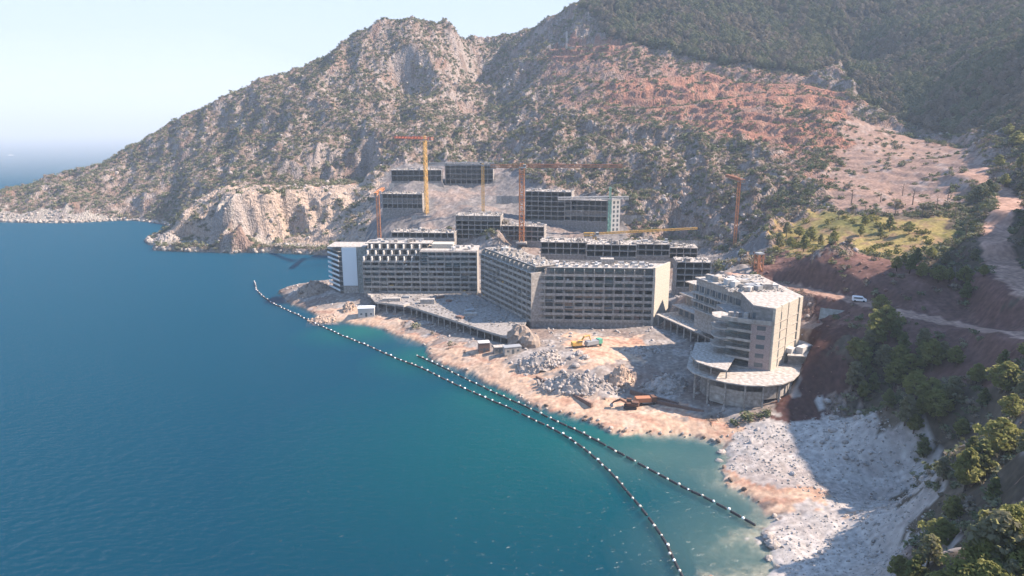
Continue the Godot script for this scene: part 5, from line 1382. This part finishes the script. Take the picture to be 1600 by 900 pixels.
func site() -> void:
	for k in 6: rocks.append(rock_mesh(200 + k, 0.30, 0.72, 9 if k < 3 else 6))
	boulder("tall brown rock outcrop at the corner of the middle and right wings", Vector3(3.51, 6.00, -274.82), Vector3(5.0, 7.5, 4.5), 0.4, M.rock_brown, 0)
	boulder("tall brown rock outcrop at the corner of the middle and right wings", Vector3(7.45, 6.00, -270.51), Vector3(4.5, 5.0, 4.0), 1.7, M.rock_brown, 1)
	get_child(get_child_count() - 1).set_meta("label", "smaller brown rock beside the tall outcrop below the right wing")
	mound("pale grey rubble mound beside the yellow excavator", Vector3(12.46, 6.00, -252.23), Vector3(10.0, 4.2, 7.0), 0.2, M.rock_pale, 301)
	mound("long broken stone bank above the beach track", Vector3(24.16, 5.00, -230.99), Vector3(15.0, 5.2, 6.5), -0.25, M.rock_pale, 302)
	mound("warm coloured cliff end of the stone bank near the brown excavator", Vector3(39.92, 5.00, -236.12), Vector3(5.5, 5.6, 5.0), 0.9, M.rock_warm, 303)
	mound("dim grey rubble heap in the shade left of the rounded deck", Vector3(56.60, 6.00, -232.21), Vector3(9.0, 3.4, 8.0), 0.5, M.rock_pale, 304)
	mound("pale rock heap on the beach near the white tent", Vector3(-83.66, 5.00, -338.41), Vector3(4.0, 4.5, 3.5), 0.5, M.rock_warm, 305)
	mound("wide pale rubble spread at the left end of the beach", Vector3(-93.28, 3.00, -330.91), Vector3(9.0, 2.0, 6.0), 0.1, M.rock_warm, 306)
	mound("pale rubble heap on the terrace below the right half of the right wing", Vector3(51.40, 7.00, -260.92), Vector3(9.0, 2.0, 5.0), 0.3, M.rock_pale, 307)
	mound("white rock heap at the tip of the far promontory", Vector3(-283.72, 4.71, -556.92), Vector3(10.0, 6.0, 7.0), 0.3, M.rock_pale, 308)
	mound("dark brown mound with scrub at the foot of the end block", Vector3(-111.31, 5.00, -374.95), Vector3(9.0, 5.0, 9.0), 0.3, M.rock_brown, 320)
	var spots := [Vector3(23.11, 7.00, -251.63), Vector3(26.38, 7.00, -254.66), Vector3(28.42, 7.00, -250.14), Vector3(19.25, 7.00, -242.93), Vector3(24.19, 7.00, -244.34), Vector3(17.38, 7.00, -259.33), Vector3(101.41, 4.00, -205.33), Vector3(104.12, 3.50, -190.49), Vector3(100.04, 3.50, -196.78), Vector3(62.88, 1.00, -187.91), Vector3(60.67, 1.00, -183.01), Vector3(60.52, 0.50, -143.46), Vector3(60.60, 0.50, -140.42), Vector3(58.11, 0.50, -136.05), Vector3(96.94, 6.00, -144.95), Vector3(102.19, 6.00, -156.73), Vector3(95.33, 6.00, -140.92), Vector3(95.20, 3.50, -187.05)]
	for i in spots.size():
		var s := rng.randf_range(0.8, 1.5)
		var where: Array = ["pale boulder among the rubble near the yellow excavator", "boulders by the yellow excavator"] if i < 6 else (["pale boulder at the back of the shaded quarry floor", "boulders at the back of the quarry"] if i < 9 or i == 17 else (["boulder at the water line where the pink beach meets the quarry", "boulders where beach and quarry meet"] if i < 11 else (["boulder on the quarry shore near the end of the inner boom", "boulders near the end of the inner boom"] if i < 14 else ["boulder at the foot of the wooded slope, right edge of the quarry", "boulders at the right edge of the quarry"])))
		boulder(where[0], spots[i], Vector3(s * 1.2, s * 0.9, s), rng.randf() * TAU, M.rock_pale, i, where[1])
	excavator("yellow excavator working on the terrace below the right wing", Vector3(26.70, 7.00, -263.34), 0.3, M.crane_yellow)
	excavator("rust brown excavator parked on the beach track with its arm lowered", Vector3(39.94, 3.00, -214.92), 2.9, M.rust_dark, true)
	truck("green dump truck beside the yellow excavator", Vector3(33.20, 7.00, -265.81), 0.5, M.truck_green, M.steel_grey)
	truck("brown dump truck parked close behind the rust brown excavator", Vector3(45.32, 3.00, -217.10), 0.1, M.rust_dark, M.crane_rust)
	van("white van parked on the dirt road right of the cream walled block", Vector3(131.18, 30.25, -250.04), -0.35)
	hut("site_hut", "brown site hut with white sacks above the beach track", Vector3(-11.69, 4.00, -269.81), 0.2, Vector3(4.5, 4.0, 3.5), M.rust_wall, M.white_board)
	hut("site_hut", "grey site hut nearest the stone bank on the beach", Vector3(0.00, 4.00, -263.34), 0.3, Vector3(7.0, 2.8, 3.2), M.concrete, M.steel_grey)
	hut("site_hut", "small grey hut between the brown hut and the rock outcrop", Vector3(-5.26, 4.00, -266.54), 0.2, Vector3(4.5, 2.4, 3.0), M.concrete_shade_grey, M.concrete_pale)
	hut("white_tent", "white boxy tent at the left end of the terrace deck", Vector3(-72.72, 4.00, -329.71), 0.1, Vector3(8.0, 4.2, 5.0), M.white_board, M.pale_panel, "tent")
	# low brown kerb walls on the beach track
	for q in [[Vector3(9.11, 4.00, -241.41), Vector3(18.66, 4.00, -227.97), "long low brown wall beside the beach track"], [Vector3(20.84, 4.00, -226.76), Vector3(27.19, 4.00, -216.94), "short low brown wall near the end of the stone bank"], [Vector3(41.85, 5.00, -226.67), Vector3(56.07, 5.00, -215.11), "dark pipe wall at the foot of the shaded heap"], [Vector3(44.09, 4.50, -220.25), Vector3(62.86, 4.50, -208.27), "long dark low wall between the beach track and the rounded deck"]]:
		var a: Vector3 = q[0]
		var c: Vector3 = q[1]
		var t := thing("low_wall", q[2], "wall", Vector3((a.x + c.x) / 2, (ground(a.x, a.z) + ground(c.x, c.z)) / 2, (a.z + c.z) / 2), -Vector2(c.x - a.x, c.z - a.z).angle())
		var l := Vector2(c.x - a.x, c.z - a.z).length()
		var n := maxi(2, int(l / 4.0))
		for i in n:
			box("wall_block", M.rust_wall, t, Vector3(-l / 2 + i * l / n + 0.04, -1.5, -0.35), Vector3(-l / 2 + (i + 1) * l / n - 0.04, 1.1, 0.35))
	# grey retaining wall under the road, right of the block
	var rw := thing("retaining_wall", "sloping grey green retaining wall under the dirt road", "wall", Vector3(124.00, 24.00, -242.16), -0.55)
	for i in 5:
		cbox("wall_panel", M.concrete_teal, rw, Vector3(-8 + i * 4.0, 0, 0), Vector3(3.94, 9.0, 0.8)).rotation.x = -0.5
	for q in [[Vector3(-77.16, 44.62, -556.00), 44.0, 12.0, "smooth grey retaining wall below the highest shell"], [Vector3(-35.16, 41.90, -563.00), 40.0, 10.0, "grey retaining wall below the four storey shell"], [Vector3(0.00, 35.30, -520.00), 24.0, 17.0, "tall pale grey retaining wall left of the stepped shells"], [Vector3(-50.74, 28.14, -490.00), 44.0, 9.0, "long grey retaining wall behind the five storey shell"], [Vector3(83.37, 26.61, -478.00), 26.0, 16.0, "dark grey retaining wall right of the pale stair core"], [Vector3(128.44, 17.62, -436.00), 50.0, 12.0, "long blue grey cut wall left of the lone orange crane"], [Vector3(153.93, 23.65, -425.00), 22.0, 16.0, "grey sprayed cut wall right of the lone orange crane"]]:
		var w := thing("retaining_wall", q[3], "wall", q[0], rng.randf_range(-0.12, 0.06))
		var n := int(q[1] / 4.0)
		for i in n:
			var p := cbox("wall_panel", M.concrete_shade_grey if i % 3 else M.concrete, w, Vector3(-q[1] / 2 + (i + 0.5) * q[1] / n, -1.0, 0), Vector3(q[1] / n - 0.06, q[2], 0.9))
			p.rotation.x = -0.16
	# mast and small pylon on the upper cut
	var py := thing("white_pylon", "thin white pylon on the red earth ledge high on the hill", "pylon", Vector3(Vector3(65.53, 182.00, -866.27).x, ground(Vector3(65.53, 182.00, -866.27).x, Vector3(65.53, 182.00, -866.27).z), Vector3(65.53, 182.00, -866.27).z))
	var pb := MB.new()
	lattice(pb, Vector3.ZERO, Vector3(0, 20, 0), 1.5, 2.5, 0.4)
	part("mast", pb.done(), M.white_board, py)
	cbox("base", M.concrete_pale, py, Vector3(5, 1.0, 1), Vector3(9, 2.6, 4))
	# boat far out
	var bo := thing("motor_boat", "small white boat far out on the hazy sea at left", "boat", Vector3(-1626.94, 0.00, -2256.38), 0.3)
	var hb := MB.new()
	hb.prism(PackedVector2Array([Vector2(-7, -2), Vector2(4, -2), Vector2(8, 0), Vector2(4, 2), Vector2(-7, 2)]), -0.6, 1.6)
	part("hull", hb.done(), M.white_paint, bo)
	box("cabin", M.white_paint, bo, Vector3(-4, 1.6, -1.5), Vector3(2, 4.0, 1.5))
	box("window", M.dark_inside_glass, bo, Vector3(-3.5, 2.4, -1.55), Vector3(1.6, 3.2, 1.55))

func make_all() -> void:
	mat("concrete", Color(0.47, 0.44, 0.405), 0.9, 0.6, 0.12)
	mat("concrete_shade_grey", Color(0.33, 0.31, 0.295), 0.9, 0.6, 0.1)  # darker copy of concrete; shade of deck and recesses put into its colour
	mat("concrete_pale", Color(0.50, 0.465, 0.425), 0.9, 0.6, 0.09)
	mat("concrete_teal", Color(0.32, 0.35, 0.34), 0.9, 0.6, 0.1)
	mat("cream_plaster", Color(0.58, 0.52, 0.43), 0.85, 0.3, 0.08)
	mat("pink_plaster", Color(0.44, 0.34, 0.31), 0.85, 0.3, 0.1)
	mat("pale_panel", Color(0.62, 0.66, 0.68), 0.7)
	mat("white_board", Color(0.62, 0.60, 0.57), 0.8, 0.3, 0.3)
	mat("dark_inside_glass", Color(0.085, 0.10, 0.11), 0.08)  # dark tone painted in for the unlit inside behind solid panes
	var pane := mat("clear_glass", Color(0.35, 0.42, 0.42), 0.05)
	pane.transparency = BaseMaterial3D.TRANSPARENCY_ALPHA
	pane.albedo_color.a = 0.12
	mat("steel_grey", Color(0.24, 0.25, 0.26), 0.6)
	mat("rubber", Color(0.018, 0.018, 0.02), 0.6)
	mat("white_buoy", Color(0.78, 0.78, 0.76), 0.5)
	mat("dirty_buoy", Color(0.50, 0.47, 0.41), 0.7)
	mat("rust_dark", Color(0.17, 0.085, 0.055), 0.8, 0.6, 0.4)
	mat("white_paint", Color(0.78, 0.78, 0.78), 0.3)
	mat("crane_yellow", Color(0.52, 0.31, 0.08), 0.6)
	mat("crane_orange", Color(0.50, 0.20, 0.075), 0.6)
	mat("crane_red", Color(0.50, 0.13, 0.06), 0.6)
	mat("crane_rust", Color(0.33, 0.14, 0.07), 0.7)
	mat("crane_green", Color(0.22, 0.42, 0.34), 0.6)
	mat("truck_green", Color(0.10, 0.32, 0.22), 0.5)
	mat("rust_wall", Color(0.24, 0.15, 0.12), 0.9, 0.6, 0.3)
	mat("rock_pale", Color(0.45, 0.40, 0.365), 0.95, 0.6, 0.12)
	mat("rock_brown", Color(0.36, 0.29, 0.24), 0.95, 0.6, 0.12)
	mat("rock_warm", Color(0.52, 0.39, 0.30), 0.95, 0.6, 0.12)
	mat("bark", Color(0.10, 0.075, 0.055), 0.95)
	for q in [["leaf_pine", Color(0.060, 0.074, 0.031)], ["leaf_broad", Color(0.095, 0.098, 0.032)], ["leaf_grey", Color(0.10, 0.095, 0.065)], ["leaf_tinted", Color.WHITE]]:
		var m := mat(q[0], q[1], 0.9)
		m.specular_mode = BaseMaterial3D.SPECULAR_DISABLED
		m.vertex_color_use_as_albedo = true
		m.backlight_enabled = true
		m.backlight = Color(0.6, 0.6, 0.4)
	mat("rock_tinted", Color.WHITE, 0.95, 0.3, 0.2).vertex_color_use_as_albedo = true
	hotel()
	podium()
	tower()
	upper_blocks()
	print("buildings")
	site()
	cranes()
	booms()
	print("site")
	vegetation()
	shore_rocks()

func _ready() -> void:
	var t0 := Time.get_ticks_msec()
	rng.seed = 7
	unit_box = BoxMesh.new()
	# camera
	var cam := Camera3D.new()
	cam.name = "camera"
	add_child(cam)
	cam.position = Vector3(0, CAM_HEIGHT, 0)
	cam.rotation_degrees = Vector3(-13.39, 0, 0)
	cam.fov = 45.73
	cam.near = 0.5
	cam.far = 40000.0
	cam.current = true
	# sky, haze, exposure
	var env := Environment.new()
	env.background_mode = Environment.BG_SKY
	var sky := Sky.new()
	var sm := ProceduralSkyMaterial.new()
	sm.sky_top_color = Color(0.42, 0.56, 0.75)
	sm.sky_horizon_color = Color(0.63, 0.65, 0.668)
	sm.sky_curve = 0.3
	sm.ground_horizon_color = Color(0.62, 0.72, 0.80)
	sm.ground_bottom_color = Color(0.2, 0.3, 0.36)
	sm.sun_angle_max = 20.0
	sky.sky_material = sm
	env.sky = sky
	env.background_energy_multiplier = 0.92
	env.tonemap_mode = Environment.TONE_MAPPER_LINEAR
	env.tonemap_exposure = 2.85
	env.sdfgi_enabled = true
	env.ssao_enabled = true
	env.ssil_enabled = true
	env.volumetric_fog_enabled = true
	env.volumetric_fog_density = 0.0
	env.fog_enabled = true
	env.fog_density = 0.00016
	env.fog_light_color = Color(0.82, 0.91, 1.0)
	var we := WorldEnvironment.new()
	we.name = "world_environment"
	we.environment = env
	add_child(we)
	var sun := DirectionalLight3D.new()
	sun.name = "sun"
	add_child(sun)
	sun.look_at_from_position(Vector3.ZERO, -Vector3(0.80, 0.68, -0.05), Vector3.UP)
	sun.light_energy = 1.6
	sun.light_color = Color(1.0, 0.925, 0.855)
	sun.light_angular_distance = 0.5
	sun.shadow_enabled = true
	make_materials()
	print("materials ", Time.get_ticks_msec() - t0)
	make_terrain()
	print("terrain ", Time.get_ticks_msec() - t0)
	make_sea()
	make_all()
	print("done ", Time.get_ticks_msec() - t0)

func make_materials() -> void:
	M["_grain"] = noise_texture(1, 0.03, 512, 5, Color(0.72, 0.72, 0.72), Color(1, 1, 1))
	M["_stain"] = noise_texture(2, 0.012, 512, 5, Color(0.66, 0.64, 0.62), Color(1, 1, 1))
	var m := StandardMaterial3D.new()
	m.resource_name = "soil"
	m.vertex_color_use_as_albedo = true
	m.roughness = 0.95
	m.specular_mode = BaseMaterial3D.SPECULAR_DISABLED
	m.albedo_texture = noise_texture(3, 0.008, 1024, 7, Color(0.68, 0.68, 0.68), Color(1, 1, 1))
	m.heightmap_enabled = true
	m.heightmap_texture = noise_texture(4, 0.006, 1024, 7, Color.BLACK, Color.WHITE)
	m.heightmap_scale = 16.0
	m.uv1_triplanar = true
	m.uv1_world_triplanar = true
	m.uv1_scale = Vector3.ONE * 0.05
	M["soil"] = m
	var c := m.duplicate()
	c.resource_name = "crag"
	c.albedo_texture = noise_texture(5, 0.012, 1024, 7, Color(0.62, 0.61, 0.60), Color(1, 1, 1), false, 0.0, FastNoiseLite.TYPE_SIMPLEX, FastNoiseLite.FRACTAL_RIDGED)
	c.heightmap_texture = noise_texture(6, 0.007, 1024, 7, Color.BLACK, Color.WHITE, false, 0.0, FastNoiseLite.TYPE_SIMPLEX, FastNoiseLite.FRACTAL_RIDGED)
	c.heightmap_scale = 200.0
	c.uv1_scale = Vector3(0.032, 0.02, 0.032)
	M["crag"] = c
